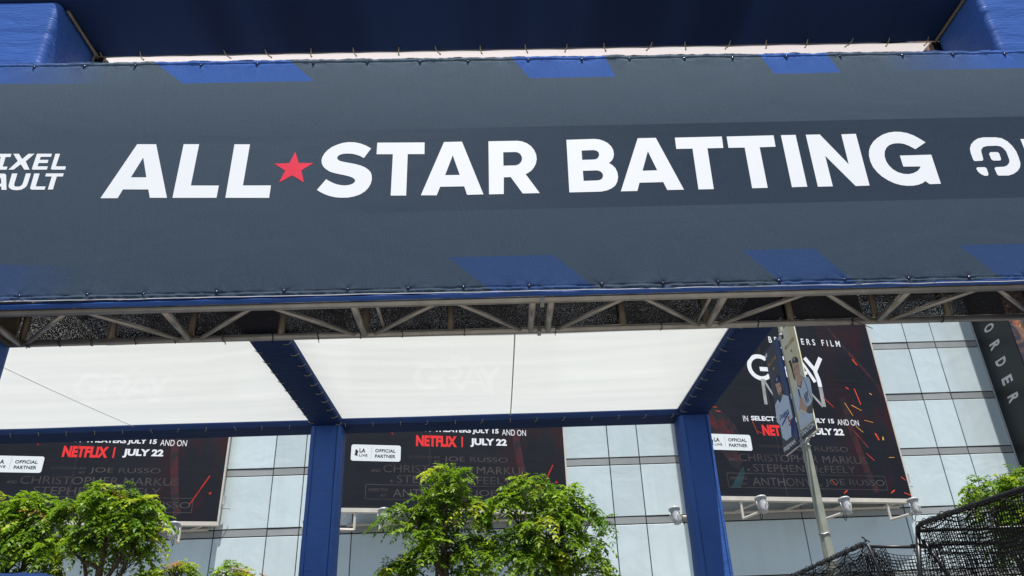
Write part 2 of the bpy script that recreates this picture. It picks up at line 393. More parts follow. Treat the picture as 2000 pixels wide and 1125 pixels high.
PB = {
'R_out':[(15.188,8.123),(14.162,7.848),(14.27,5.764),(15.133,5.683)],
'R_cap':[(14.629,7.278),(14.548,7.324),(14.424,7.293),(14.341,7.227),(14.331,7.146),(14.386,7.153),(14.545,7.211),(14.617,7.208)],
'R_face':[(14.617,7.208),(14.37,7.151),(14.357,7.029),(14.393,6.928),(14.484,6.874),(14.618,6.912),(14.65,6.976),(14.637,7.086)],
'R_neck':[(14.615,6.917),(14.405,6.908),(14.303,6.806),(14.379,6.735),(14.493,6.657),(14.613,6.745),(14.627,6.839)],
'R_bat':[(14.806,7.349),(14.704,7.335),(14.674,7.205),(14.689,7.029),(14.663,6.865),(14.74,6.945),(14.756,7.158)],
'R_jersey':[(14.294,6.803),(14.02,6.699),(13.981,6.575),(14.015,6.422),(14.061,6.257),(14.215,6.2),(14.437,6.239),(14.781,6.27),(14.975,6.259),(14.91,6.495),(14.77,6.664),(14.63,6.745),(14.499,6.647),(14.365,6.729)],
'R_arm':[(14.068,6.246),(14.167,6.023),(14.363,6.068),(14.488,6.154),(14.369,6.206),(14.215,6.2)],
'R_pants':[(14.73,6.233),(14.511,6.116),(14.198,6.027),(14.239,5.919),(14.985,5.929),(14.858,6.142)],
'R_hand':[(14.651,6.487),(14.508,6.451),(14.492,6.326),(14.375,6.195),(14.451,6.144),(14.568,6.2),(14.681,6.283),(14.812,6.28),(14.711,6.387)],
'R_handle':[(14.656,6.678),(14.588,6.654),(14.584,6.477),(14.635,6.484)],
'R_NY':[(14.358,6.491),(14.163,6.462),(14.246,6.295),(14.384,6.329)],
'R_bar':[(15.005,5.896),(14.207,5.858),(14.262,5.749),(15.117,5.678)],
'R_text':[(15.019,5.873),(14.269,5.852),(14.298,5.785),(15.053,5.798)],
'R_orange':[(14.889,7.677),(14.306,7.667),(14.289,7.607),(14.863,7.626)],
'R_orange2':[(14.611,7.52),(14.517,7.495),(14.528,7.447),(14.607,7.466)],
'R_logo':[(14.901,7.976),(14.8,7.951),(14.809,7.873),(14.935,7.887)],
'L_out':[(16.256,8.12),(15.235,8.045),(15.32,5.842),(16.078,5.811)],
'L_cap':[(15.794,7.258),(15.666,7.334),(15.519,7.312),(15.481,7.21),(15.489,7.145),(15.731,7.194)],
'L_face':[(15.771,7.195),(15.502,7.143),(15.478,7.021),(15.46,6.938),(15.492,6.85),(15.618,6.851),(15.719,6.929),(15.742,7.032)],
'L_jersey':[(16.033,6.805),(15.823,6.864),(15.714,6.762),(15.485,6.862),(15.203,6.72),(15.202,6.265),(15.328,6.25),(15.458,5.936),(15.796,5.939),(15.971,6.058),(15.969,6.339),(16.121,6.443)],
'L_blue':[(15.344,6.255),(15.209,6.253),(15.244,6.034),(15.474,5.941)],
'L_script':[(15.936,6.499),(15.362,6.523),(15.337,6.432),(15.905,6.376)],
'L_tail':[(15.88,6.312),(15.354,6.437),(15.338,6.398),(15.842,6.272)],
'L_5':[(15.45,6.344),(15.346,6.318),(15.39,6.147),(15.504,6.154)],
'L_bar':[(16.057,5.847),(15.323,5.857),(15.326,5.737),(16.168,5.663)],
'L_text':[(16.028,5.839),(15.366,5.849),(15.391,5.789),(16.06,5.772)],
'L_gold':[(16.009,7.731),(15.414,7.717),(15.418,7.677),(16.009,7.696)],
'L_white':[(16.054,7.979),(15.914,7.993),(15.922,7.91),(16.078,7.902)],
'L_gold2':[(15.73,7.566),(15.637,7.55),(15.651,7.493),(15.744,7.509)],
}
# ================================================================== GROUND
g = MB().add([(-400,-400,0),(400,-400,0),(400,400,0),(-400,400,0)], [(0,1,2,3)])
o = build(g, 'ground', MAT['concrete']); o['kind'] = 'structure'

# ================================================================== BUILDING
YW = 22.0
bld = thing('building', 'pale blue metal clad building with grey bands behind the canopy', 'building', (0, YW, 0))
build(MB().box(-26, 32, YW + .03, YW + 12, 0, 25.0), 'wall', MAT['joint'], bld)
xs = [3.22 - 2 * 9.68]
while xs[-1] < 22:
    for wv in (.88, 1.4667, 2.9333, 2.9333, 1.4667): xs.append(xs[-1] + wv)
def panel_mesh(w, h, name, m):
    e = .012
    v = [(-w/2, 0, -h/2), (w/2, 0, -h/2), (w/2, 0, h/2), (-w/2, 0, h/2)]
    v = [(x * (1 - e), -.004, z * (1 - e)) for x, y, z in v] + [(x, .006, z) for x, y, z in v] + [(x, .04, z) for x, y, z in v]
    f = [(0,1,2,3)] + [(i+4, (i+1)%4+4, (i+1)%4, i) for i in range(4)] + [(i+8, (i+1)%4+8, (i+1)%4+4, i+4) for i in range(4)]
    me = bpy.data.meshes.new(name); me.from_pydata(v, [], f); me.materials.append(m); return me
GAP = .030
pm = {}
for i in range(len(xs) - 1):
    w = xs[i+1] - xs[i] - GAP * .8; cx = (xs[i] + xs[i+1]) / 2
    if cx < -15.5 or cx > 19.5: continue
    for k in range(9):
        zb = 5.516 - 3 * 1.676 + k * 1.676
        for nm, z0, z1, mm, dy in (('band_panel', zb - .105, zb + .105, 'band', .012), ('wall_panel', zb + .105, zb + 1.676 - .105, 'panel', 0)):
            h = z1 - z0 - GAP
            key = (nm, round(w, 2), round(h, 2))
            if key not in pm: pm[key] = panel_mesh(w, h, nm, MAT[mm])
            p = bpy.data.objects.new(nm, pm[key]); COL.objects.link(p); p.parent = bld
            p.location = (cx, dy - .012 + random.uniform(-.003, .003), (z0 + z1) / 2)
            p.rotation_euler = (random.uniform(-.005, .005), 0, random.uniform(-.004, .004))

# ================================================================== BILLBOARDS
A12 = math.radians(12)
QX, QY = 11.547, 21.65
WP = 6.16; ZB = 5.79; ZT = 17.0
def make_billboard(full):
    b = thing('billboard', '', 'billboard', (QX, QY, 0), A12, 'dark film billboards on the building')
    P = lambda mb, nm, mt, par=None, sm=False: build(mb, nm, MAT[mt] if isinstance(mt, str) else mt, par or b, sm, shift=False)
    P(MB().box(-WP, 0, 0, .16, ZB, ZT), 'printed_face', 'poster')
    fr = MB().box(-WP - .05, .05, -.01, .2, ZB - .11, ZB - .004).box(.004, .05, -.012, .2, ZB - .002, ZT).box(-WP - .05, -WP - .004, -.012, .2, ZB - .002, ZT)
    P(fr, 'frame', 'steelwhite')
    # rear rail on the wall and struts between
    s_, c_ = math.sin(A12), math.cos(A12)
    def wl(u, dy):   # point dy in front of the wall below u, in billboard space
        X = QX + u * c_; Y = YW - dy
        rx, ry = X - QX, Y - QY
        return (rx * c_ + ry * s_, -rx * s_ + ry * c_)
    a = wl(-WP - .1, .10); d = wl(-.3, .10)
    P(MB().tube((a[0], a[1], ZB - .16), (d[0], d[1], ZB - .16), .045, 8), 'rear_rail', 'steelwhite')
    for k in range(5):
        u = -WP + .2 + k * 1.42; q = wl(u - .5, .12)
        P(MB().tube((u, .12, ZB - .06), (q[0], q[1], ZB - .15), .035, 8), 'strut', 'steelwhite')
        for zz in (8.2, 10.8, 13.2):
            q = wl(u, 0); P(MB().tube((u, .12, zz), (q[0], q[1], zz), .03, 6), 'strut', 'steelwhite')
    F = lambda off: (lambda x, y: (x, -off, y))
    f1, f2 = F(.0025), F(.005)
    # white lettering
    P(put_text(MB(), 'A RUSSO BROTHERS FILM', -5.0, -1.07, 10.33, 10.53, f1, .012, spacing=1.7), 'lettering', 'whiteprint')
    P(put_text(MB(), 'IN', -4.77, -4.62, 7.865, 8.03, f1, 0), 'lettering', 'whiteprint')
    P(put_text(MB(), 'SELECT THEATERS JULY 15', -4.52, -1.90, 7.86, 8.035, f1, .035), 'lettering', 'whiteprint')
    P(put_text(MB(), 'AND ON', -1.80, -1.10, 7.855, 8.03, f1, 0), 'lettering', 'whiteprint')
    P(put_text(MB(), 'JULY 22', -2.72, -1.67, 7.495, 7.745, f1, .045), 'lettering', 'whiteprint')
    P(put_text(MB(), 'THE', -3.29, -2.67, 10.0, 10.2, f1, .0), 'lettering', 'whiteprint')
    W = .13
    arc = lambda cx, cy, r, a0, a1, n=22, ry=None: [(cx + r*math.cos(math.radians(a0+(a1-a0)*i/n)), cy + (ry or r)*math.sin(math.radians(a0+(a1-a0)*i/n))) for i in range(n+1)]
    m = MB(); m.stroke(arc(-3.93, 9.52, .345, 48, 318), W, f1); m.stroke([(-3.95, 9.47), (-3.56, 9.47)], W, f1); P(m, 'title_letter', 'whiteprint')
    m = MB(); m.stroke([(-3.52, 9.20), (-3.52, 9.86), (-3.20, 9.86)] + arc(-3.15, 9.69, .17, 90, -90, 10) + [(-3.36, 9.52)], W*.9, f2)
    m.stroke([(-3.22, 9.51), (-2.95, 9.14)], W*.9, f1); P(m, 'title_letter', 'whiteprint')
    m = MB(); m.stroke([(-2.98, 9.14), (-2.60, 9.93), (-2.22, 9.14)], W*.9, f2); m.stroke([(-2.78, 9.42), (-2.42, 9.42)], W*.8, f1); P(m, 'title_letter', 'whiteprint')
    m = MB(); m.stroke([(-1.86, 9.93), (-2.13, 9.52)], W, f1); m.stroke([(-2.40, 9.90), (-2.15, 9.53), (-2.09, 9.2), (-2.09, 9.0)], W, f2); P(m, 'title_letter', 'whiteprint')
    m = MB()
    m.stroke([(-3.97, 8.39), (-3.93, 9.16)], .10, f1); m.stroke([(-3.90, 9.14), (-3.60, 8.5), (-3.36, 9.1), (-3.30, 8.39)], .08, f2)
    m.stroke([(-3.22, 8.39), (-2.98, 9.05), (-2.74, 8.39)], .08, f1); m.stroke([(-3.1, 8.62), (-2.86, 8.62)], .06, f2)
    m.stroke([(-2.66, 8.39), (-2.64, 9.05), (-2.15, 8.39)], .08, f2); m.stroke([(-2.09, 9.0), (-2.11, 8.39)], .12, f1)
    P(m, 'silver_lettering', 'silverprint')
    # credit block in dim grey outline type
    P(put_text(MB(), 'SCREENPLAY', -4.44, -3.56, 7.14, 7.21, f1, 0), 'credit_lettering', 'greyprint')
    P(put_text(MB(), 'BY', -3.72, -3.56, 7.03, 7.09, f1, 0), 'credit_lettering', 'greyprint')
    P(put_text(MB(), 'JOE RUSSO', -3.46, -1.66, 7.03, 7.21, f1, -.004), 'credit_lettering', 'greyprint')
    P(put_text(MB(), 'AND', -5.42, -5.17, 6.74, 6.82, f1, 0), 'credit_lettering', 'greyprint')
    P(put_text(MB(), 'CHRISTOPHER MARKUS', -5.1, -1.14, 6.735, 6.945, f1, -.004), 'credit_lettering', 'greyprint')
    P(put_text(MB(), '&', -4.92, -4.82, 6.47, 6.54, f1, 0), 'credit_lettering', 'greyprint')
    P(put_text(MB(), 'STEPHEN McFEELY', -4.73, -1.58, 6.46, 6.665, f1, -.004), 'credit_lettering', 'greyprint')
    P(put_text(MB(), 'DIRECTED', -5.46, -4.96, 6.235, 6.305, f1, 0), 'credit_lettering', 'greyprint')
    P(put_text(MB(), 'BY', -5.13, -4.97, 6.09, 6.155, f1, 0), 'credit_lettering', 'greyprint')
    P(put_text(MB(), 'ANTHONY', -4.82, -3.05, 6.08, 6.30, f1, -.004), 'credit_lettering', 'greyprint')
    P(put_text(MB(), 'AND', -2.95, -2.72, 6.085, 6.15, f1, 0), 'credit_lettering', 'greyprint')
    P(put_text(MB(), 'JOE RUSSO', -2.62, -.75, 6.08, 6.30, f1, -.004), 'credit_lettering', 'greyprint')
    m = MB()
    bx = (-5.55, -.69, 6.015, 6.41); t_ = .014
    m.poly([(bx[0], bx[2]), (bx[1], bx[2]), (bx[1], bx[2]+t_), (bx[0], bx[2]+t_)], (), f1).poly([(bx[0], bx[3]-t_), (bx[1], bx[3]-t_), (bx[1], bx[3]), (bx[0], bx[3])], (), f1)
    m.poly([(bx[0], bx[2]+t_), (bx[0]+t_, bx[2]+t_), (bx[0]+t_, bx[3]-t_), (bx[0], bx[3]-t_)], (), f1).poly([(bx[1]-t_, bx[2]+t_), (bx[1], bx[2]+t_), (bx[1], bx[3]-t_), (bx[1]-t_, bx[3]-t_)], (), f1)
    P(m, 'credit_frame', 'greyprint')
    m = MB()
    put_text(m, 'NETFLIX', -4.24, -3.10, 7.475, 7.785, f1, .05)
    m.poly([(-2.97, 7.48), (-2.93, 7.48), (-2.93, 7.78), (-2.97, 7.78)], (), f1)
    P(m, 'red_lettering', 'netred')
    P(MB().stroke([(-3.86, 5.8), (-3.85, 9.0), (-3.84, 16.9)], .011, F(.0018)), 'panel_seam', 'greyprint')
    P(MB().box(.055, .13, .02, .12, 6.25, 6.5), 'junction_box', 'lampgrey')
    P(MB().tube((.06, .07, 6.16), (.28, .16, 6.16), .008, 6), 'bracket_rod', 'black')
    # partner badge
    def rrect(x0, x1, y0, y1, r, n=5):
        pts = []
        for cx, cy, a0 in ((x1-r, y1-r, 0), (x0+r, y1-r, 90), (x0+r, y0+r, 180), (x1-r, y0+r, 270)):
            pts += [(cx + r*math.cos(math.radians(a0+90*i/n)), cy + r*math.sin(math.radians(a0+90*i/n))) for i in range(n+1)]
        return pts
    bd = P(MB().poly(rrect(-5.98, -4.65, 7.03, 7.475, .06), (), F(.004)), 'badge', 'badge')
    f3 = F(.0065); m = MB()
    put_text(m, 'OFFICIAL', -5.34, -4.79, 7.275, 7.365, f3, .02); put_text(m, 'PARTNER', -5.34, -4.79, 7.125, 7.215, f3, .02)
    put_text(m, 'LA', -5.76, -5.60, 7.26, 7.37, f3, .03); put_text(m, 'LIVE', -5.76, -5.54, 7.15, 7.215, f3, .01)
    m.poly([(-5.885, 7.19), (-5.80, 7.16), (-5.81, 7.22), (-5.79, 7.28), (-5.83, 7.34), (-5.875, 7.33), (-5.865, 7.27)], (), f3)
    m.poly([(-5.445, 7.10), (-5.441, 7.10), (-5.441, 7.42), (-5.445, 7.42)], (), f3)
    P(m, 'badge_lettering', 'darkink', bd)
    # red smoke and embers
    P(MB().stroke([(-1.75, 11.6), (-1.25, 10.75), (-.95, 10.3), (-.55, 9.75), (-.22, 9.25), (.0, 8.8)], .09, F(.0015)), 'smoke_print', 'smoke')
    P(MB().stroke([(-1.45, 8.7), (-1.38, 7.6), (-1.20, 6.5), (-1.05, 5.95)], .2, F(.0015)), 'smoke_print', 'smoke')
    if full:
        P(MB().poly([(-6.1, 8.25), (-5.7, 8.3), (-5.35, 8.1), (-5.05, 7.75), (-4.9, 7.35), (-6.1, 7.3)], (), F(.0012)), 'smoke_print', 'smoke')
        P(MB().poly([(-5.6, 7.0), (-5.1, 7.0), (-5.05, 6.7), (-5.15, 6.45), (-5.35, 6.6)], (), F(.0012)), 'smoke_print', 'smoke')
        E1 = [(-.72, 9.85, -58, .22, .06), (-.92, 8.75, -80, .5, .03), (-1.95, 8.55, -48, .45, .022), (-5.6, 8.25, -8, .16, .025), (-5.5, 8.13, -6, .14, .025),
              (-.6, 7.55, -70, .22, .06), (-1.0, 6.95, -45, .3, .02), (-.55, 5.98, 32, .16, .04), (-2.05, 5.95, 35, .15, .04), (-.1, 6.35, -38, .16, .03),
              (-2.35, 6.2, -48, .2, .02), (-1.15, 7.45, -55, .55, .014), (-4.45, 7.7, -75, .4, .022), (-4.3, 7.55, -25, .3, .015), (-1.2, 9.0, -30, .1, .05), (-.1, 5.92, -20, .2, .03)]
        E2 = [(-1.32, 8.35, -66, .42, .024), (-1.05, 8.4, -28, .34, .022), (-.75, 8.0, -12, .28, .018), (-.45, 8.85, -35, .09, .035), (-1.12, 7.75, -42, .25, .02), (-.42, 7.5, 80, .10, .06), (-.3, 6.95, 3, .18, .022)]
    else:
        E1 = [(-.45, 6.85, 62, .42, .045), (-.66, 6.45, 62, .45, .04), (-.28, 6.55, 40, .07, .08), (-5.35, 7.95, 38, .35, .03), (-4.95, 7.9, -60, .3, .03)]
        E2 = [(-5.05, 8.0, 0, .10, .05)]
    for nm, mt, EE in (('ember_print', 'ember' if full else 'emberdim', E1), ('spark_print', 'emberyellow', E2)):
        for u, v, a, L, w in EE:
            ca, sa = math.cos(math.radians(a)) * L / 2, math.sin(math.radians(a)) * L / 2
            P(MB().stroke([(u - ca, v - sa), (u, v), (u + ca, v + sa)], w * .75, f2), nm, mt)
    if full: P(MB().poly([(-5.5, 6.0), (-5.2, 6.02), (-5.0, 6.4), (-5.02, 6.6), (-5.15, 6.45)], (), F(.0018)), 'teal_print', 'tealprint')
    return b
bb3 = make_billboard(True)
bb3['label'] = 'dark film billboard on the right, behind the street post with two banners'
bb2 = make_billboard(False); bb2.location.x = QX - 9.66
bb2['label'] = 'dark film billboard in the middle, behind the leafy trees between the blue posts'
bb1 = copy_tree(bb2); bb1.location.x = QX - 19.30
bb1['label'] = 'dark film billboard at the left, half hidden under the left white canopy panel'

# ---- floodlights hung from the billboards (built in billboard space)
def lathe(prof, n=16):
    m = MB(); k = len(prof)
    for r, z in prof:
        for i in range(n):
            a = 2*math.pi*i/n; m.v.append((r*math.cos(a), r*math.sin(a), z))
    for j in range(k-1):
        for i in range(n): m.f.append((j*n+i, j*n+(i+1)%n, (j+1)*n+(i+1)%n, (j+1)*n+i))
    m.f.append(tuple(range(n))[::-1]); m.f.append(tuple((k-1)*n+i for i in range(n)))
    return m
def make_flood(side=False):
    t = thing('floodlight', '', 'floodlight', (0, 0, 0), A12, 'grey floodlights below the billboards')
    P = lambda mb, nm, mt, par=None, sm=True: build(mb, nm, MAT[mt], par or t, sm, shift=False)
    # origin: top of the hanger, at the billboard's lower frame
    if side: L = Vector((-1.15, -.25, -.42)); arm = [(0, 0, 0), (0, 0, -.44), (-.95, -.2, -.46)]
    else: L = Vector((.02, -1.02, -.28)); arm = [(0, 0, 0), (0, 0, -.46), (.01, -.85, -.46)]
    P(MB().path(arm[:2], .035, 8).path(arm[1:], .035, 8), 'arm', 'steelwhite', sm=False)
    tilt = Matrix.Rotation(math.radians(-14), 3, 'X')
    def place(m): m.v = [tuple(tilt @ Vector(p) + L) for p in m.v]; return m
    body = P(place(lathe([(.075, -.25), (.092, -.24), (.098, -.12), (.108, .0), (.118, .10), (.122, .12)])), 'lamp_body', 'lampgrey')
    P(place(lathe([(.124, .112), (.150, .118), (.154, .150), (.140, .172), (.09, .188)], 20)), 'rim', 'lampgrey', body)
    P(place(lathe([(.088, .189), (.05, .195)], 16)), 'lens', 'lampglass', body)
    P(place(MB().path([(.135, 0, .06), (.15, 0, -.02), (.12, .03, -.14), (0, .09, -.18), (-.12, .03, -.14), (-.15, 0, -.02), (-.135, 0, .06)], .014, 6)), 'yoke', 'lampgrey')
    P(place(MB().box(-.008, .008, -.125, -.10, -.14, .0)), 'fin', 'lampgrey', body)
    e = Vector(arm[-1])
    P(MB().path([e, e + Vector((.03, .06, -.12)), e + Vector((.02, -.02, -.2)), e + Vector((.0, -.1, -.1)), L + Vector((0, .02, -.19))], .010, 6), 'cable', 'black')
    return t
fl0 = make_flood(); fl1 = make_flood(True)
def flood(proto, bbx, u, label, first):
    o = proto if first else copy_tree(proto)
    c, s = math.cos(A12), math.sin(A12)
    o.location = (bbx + u * c - .05 * s, QY + u * s + .05 * c, ZB - .11)
    o['label'] = label
B3, B2, B1 = QX, QX - 9.66, QX - 19.3
flood(fl0, B3, -5.25, 'grey floodlight between the blue right post and the street post', True)
flood(fl0, B3, -2.86, 'grey floodlight just right of the street post, its arm behind the post', False)
flood(fl0, B3, -.80, 'grey floodlight under the right corner of the right billboard', False)
flood(fl0, B2, -5.12, 'grey floodlight partly hidden by the left edge of the middle tree', False)
flood(fl0, B2, -1.0, 'grey floodlight hidden among the leaves of the tree at the middle billboard', False)
flood(fl0, B1, -.92, 'grey floodlight under the right corner of the left billboard, beside the left trees', False)
flood(fl1, B3, -6.12, 'grey floodlight on a level arm just left of the blue right post', True)
flood(fl1, B2, -5.78, 'grey floodlight peeking out left of the blue middle post', False)

# ================================================================== SIGN BOX that stands out from the wall (letters on its left cheek, spark art on its face)
SX, SY = 15.085, 20.32
vsn = thing('projecting_sign', 'black sign box with grey sideways letters and glowing orange sparks at the right edge', 'sign', (SX, SY, 0))
build(MB().box(SX, 19.4, SY, YW - .03, 4.3, 23.0), 'sign_box', simple('black_satin_sign', (.010, .012, .014), .4, .35, 0, .1, 2), vsn)
build(MB().box(SX - .012, SX + .02, YW - .10, YW - .035, 4.3, 23.0), 'edge_trim', MAT['lampgrey'], vsn)
for ch, zc in (('O', 10.725), ('R', 10.155), ('D', 9.605), ('E', 9.04), ('R', 8.49)):
    build(put_text(MB(), ch, -.105, .105, 20.94, 21.44, lambda a, b, zc=zc: (SX - .004, 42.38 - b, zc - a), .035), 'letter', simple('silver_letter', (.62, .62, .62), .5, .4, 0, .05) if ch == 'O' else MAT['silverletter'], vsn)
    MAT.setdefault('silverletter', bpy.data.materials['silver_letter'])
def art_mat():
    t = NT('spark_art_print'); o = t.obj(); q = t.xyz(o)
    f = t.ramp(t.noise(o, 1.7, 6, .62, 1.5), .42, .7)
    k = t.ramp(q[2], 9.2, 10.4)
    c = t.mix(t.mul(f, k), (.026, .024, .040), (.42, .20, .09))
    sp = t.ramp(t.noise(o, 9, 3, .7, 2.0), .66, .72)
    c = t.mix(t.mul(sp, k), c, (.9, .55, .22)); t.set(color=c, rough=.5); return t.m
build(MB().box(SX + .02, 19.38, SY - .02, SY - .003, 4.35, 22.9), 'art_panel', art_mat(), vsn)
r = random.Random(3)
for i in range(12):
    x = 15.15 + r.random() * 1.0; z = 9.9 + r.random() * .9; a = r.uniform(0, 3.1)
    build(MB().stroke([(x - .06*math.cos(a), z - .06*math.sin(a)), (x, z), (x + .06*math.cos(a), z + .06*math.sin(a))], .03, lambda x, y: (x, SY - .024, y)), 'spark_print', MAT['ember' if i % 2 else 'emberyellow'], vsn)
build(MB().poly([(15.13, 8.98), (15.2, 8.95), (15.4, 9.1), (15.7, 9.0), (15.6, 8.75), (15.3, 8.8), (15.15, 8.72)], (), lambda x, y: (x, SY - .024, y)), 'white_print', MAT['whiteprint'], vsn)
# ================================================================== CANOPY (blue wrapped posts and beams, white cloth roof)
ZC = 4.5; YBK = 9.20
can = thing('canopy', 'canopy of blue wrapped posts and beams with a white cloth roof', 'canopy', (0, YBK, 0))
def rbox(x0, x1, y0, y1, z0, z1, r=.045, n=4, nz=1):
    m = MB(); ring = []
    for cx, cy, a0 in ((x1-r, y1-r, 0), (x0+r, y1-r, 90), (x0+r, y0+r, 180), (x1-r, y0+r, 270)):
        ring += [(cx + r*math.cos(math.radians(a0+90*i/n)), cy + r*math.sin(math.radians(a0+90*i/n))) for i in range(n+1)]
    k = len(ring)
    for j in range(nz + 1):
        z = z0 + (z1 - z0) * j / nz
        m.v += [(x, y, z) for x, y in ring]
    for j in range(nz):
        for i in range(k): m.f.append((j*k+i, j*k+(i+1)%k, (j+1)*k+(i+1)%k, (j+1)*k+i))
    m.f.append(tuple(range(k))[::-1]); m.f.append(tuple(nz*k+i for i in range(k)))
    return m
def smooth_by_angle(o, a=40):
    me = o.data
    me.polygons.foreach_set('use_smooth', [True] * len(me.polygons))
    if hasattr(me, 'set_sharp_from_angle'): me.set_sharp_from_angle(angle=math.radians(a))
def wob(m, amp, sc=1.5, seed=0.0):
    out = []
    for x, y, z in m.v:
        d = noise.noise_vector(Vector((x*sc + seed, y*sc, z*sc)))
        out.append((x + d.x*amp, y + d.y*amp, z + d.z*amp*.3))
    m.v = out; return m
BX = [(-6.88, -6.50), (-2.304, -1.925), (2.272, 2.650)]
for x0, x1 in BX:
    build(MB().box(x1 - .052, x1 - .045, YBK - .0045, YBK - .001, 0, ZC - .02).box(x0 + .06, x0 + .064, YBK - .0040, YBK - .001, 0, ZC - .02) if x0 > -6 else MB().box(x1 - .05, x1 - .044, YBK - .004, YBK - .001, 0, ZC - .02), 'cloth_seam', MAT['navy'], can)
    o = build(wob(rbox(x0, x1, YBK, YBK + .38, 0, ZC - .004, .05, 4, 40), .006, 3), 'post', MAT['blue'], can); smooth_by_angle(o)
# beams along Y : built lying, with small cross tucks in the cloth on the underside
def beamY(x0, x1, y0, y1, seed):
    m = MB(); n = 150; sec = [(x0, ZC + .36), (x0, ZC + .03), (x0 + .012, ZC + .008), (x0 + .03, ZC), (x1 - .03, ZC), (x1 - .012, ZC + .008), (x1, ZC + .03), (x1, ZC + .36)]
    rr = random.Random(seed); tucks = []; y = y0 + .15
    while y < y1: tucks.append((y, rr.uniform(.002, .005))); y += rr.uniform(.16, .26)
    for j in range(n + 1):
        y = y0 + (y1 - y0) * j / n
        dz = sum(a * math.exp(-((y - t) / .012) ** 2) for t, a in tucks if abs(y - t) < .06)
        for i, (x, z) in enumerate(sec): m.v.append((x, y, z - (dz if 3 <= i <= 4 else dz * .3 if 2 <= i <= 5 else 0)))
    k = len(sec)
    for j in range(n):
        for i in range(k): m.f.append((j*k+i, (j+1)*k+i, (j+1)*k+(i+1)%k, j*k+(i+1)%k))
    m.f.append(tuple(range(k))); m.f.append(tuple(n*k+i for i in range(k))[::-1])
    return m
for i, (x0, x1) in enumerate(BX):
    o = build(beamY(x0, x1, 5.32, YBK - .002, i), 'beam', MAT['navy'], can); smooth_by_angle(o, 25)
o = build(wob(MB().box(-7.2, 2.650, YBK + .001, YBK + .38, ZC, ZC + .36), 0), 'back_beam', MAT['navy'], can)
def roof(x0, x1, y0, y1, seed):
    nx, ny = 60, 50; m = MB()
    for j in range(ny + 1):
        for i in range(nx + 1):
            u, v = i / nx, j / ny; x = x0 + (x1-x0)*u; y = y0 + (y1-y0)*v
            eu = min(u, 1-u) * (x1-x0); ev = min(v, 1-v) * (y1-y0)
            z = ZC + .045 + .03 * math.exp(-min(eu, ev) * 5) + .008 * noise.noise(Vector((x*.8, y*.8, seed)))
            m.v.append((x, y, z - .05 * math.sin(math.pi*u) * math.sin(math.pi*v)))
    for j in range(ny):
        for i in range(nx): a = j*(nx+1)+i; m.f.append((a, a+nx+1, a+nx+2, a+1))
    return m
panels = [(-6.497, -2.307, 0), (-1.922, 2.269, 5)]
for x0, x1, sd in panels:
    build(roof(x0, x1, 5.32, YBK - .003, sd), 'roof_cloth', MAT['canopy'], can, True)
seam = simple('canopy_seam_cloth', (.62, .62, .60), .8, .2, 0, .04)
for p0, p1 in (((.195, 5.4), (.165, 9.15)), ((-5.05, 5.4), (-4.45, 9.15))):
    m = MB(); w = .007
    for j in range(21):
        t = j / 20; x = p0[0] + (p1[0]-p0[0])*t; y = p0[1] + (p1[1]-p0[1])*t
        pan = panels[0] if x < -2 else panels[1]
        u = (x - pan[0]) / (pan[1] - pan[0]); v = (y - 5.32) / (YBK - 5.32)
        z = ZC + .045 - .05 * math.sin(math.pi*u) * math.sin(math.pi*v) + .008 * noise.noise(Vector((x*.8, y*.8, pan[2]))) - .006
        m.v += [(x - w, y, z), (x + w, y, z)]
    m.f = [(2*j, 2*j+1, 2*j+3, 2*j+2) for j in range(20)]
    build(m, 'seam', seam, can)
# cord ties along the beams
tie0 = None
def tie(p, d):
    global tie0
    if tie0 is None:
        me = MB().path([(0, 0, .0), (.03, 0, -.022), (.06, .004, -.026), (.075, .012, -.022)], .0035, 5)
        tie0 = build(me, 'cord_tie', MAT['cordbeige'], can, shift=False); t_ = tie0
    else:
        t_ = tie0.copy(); COL.objects.link(t_); t_.parent = can
    t_.location = (p[0], p[1] - YBK, p[2]); t_.rotation_euler = (0, 0, d)
rr = random.Random(2)
for k in range(12):
    y = 6.0 + k * .28
    tie((-2.315, y, ZC + .02), rr.uniform(-.2, .2)); tie((-1.915, y + .1, ZC + .02), math.pi + rr.uniform(-.2, .2)); tie((2.262, y, ZC + .02), rr.uniform(-.2, .2))
for k in range(26):
    x = -6.3 + k * .34
    if -2.35 < x < -1.88 or x > 2.2: continue
    tie((x, YBK - .012, ZC + .012), math.pi/2 + rr.uniform(-.4, .4))

# ================================================================== GATE (blue wrapped box truss frame)
GX0, GX1 = -3.545, 4.165
GY0, GY1 = 4.60, 5.235
ZS = 6.76
gate = thing('entrance_gate', 'tall blue fabric wrapped gate frame on an aluminium truss, above the entrance', 'gate', (0, GY0, 0))
def column(x0, x1, seed):
    m = rbox(x0, x1, GY0, GY1, 0, ZS - .012, .055, 6, 240)
    out = []
    for x, y, z in m.v:
        d = 0.0
        # gathered folds above the banner rail and below the header
        for zc, amp, wd in ((6.09, .007, .06), (6.725, .006, .03)):
            d += amp * math.exp(-((z - zc) / wd) ** 2) * math.sin(z * 230 + 3 * noise.noise(Vector((x * 2, y * 2, seed)))) * (.6 + noise.noise(Vector((x * 4 + seed, y, z * 3))))
        for zc in ((6.455, 6.505) if seed == 0 else (6.50,)):
            edge = (x1 - .0 - x) if seed == 0 else (x - x0)
            d += .016 * math.exp(-((z - zc - .05 * (y - GY0) ) / .009) ** 2) * math.exp(-max(edge, 0) / .14) * math.exp(-(y - GY0) / .12)
        d += .004 * noise.noise(Vector((x * 1.2, y * 1.2, z * .9 + seed)))
        cx, cy = (x0 + x1) / 2, (GY0 + GY1) / 2
        n = Vector((x - cx, y - cy)).normalized()
        out.append((x + n.x * d, y + n.y * d, z))
    m.v = out; return m
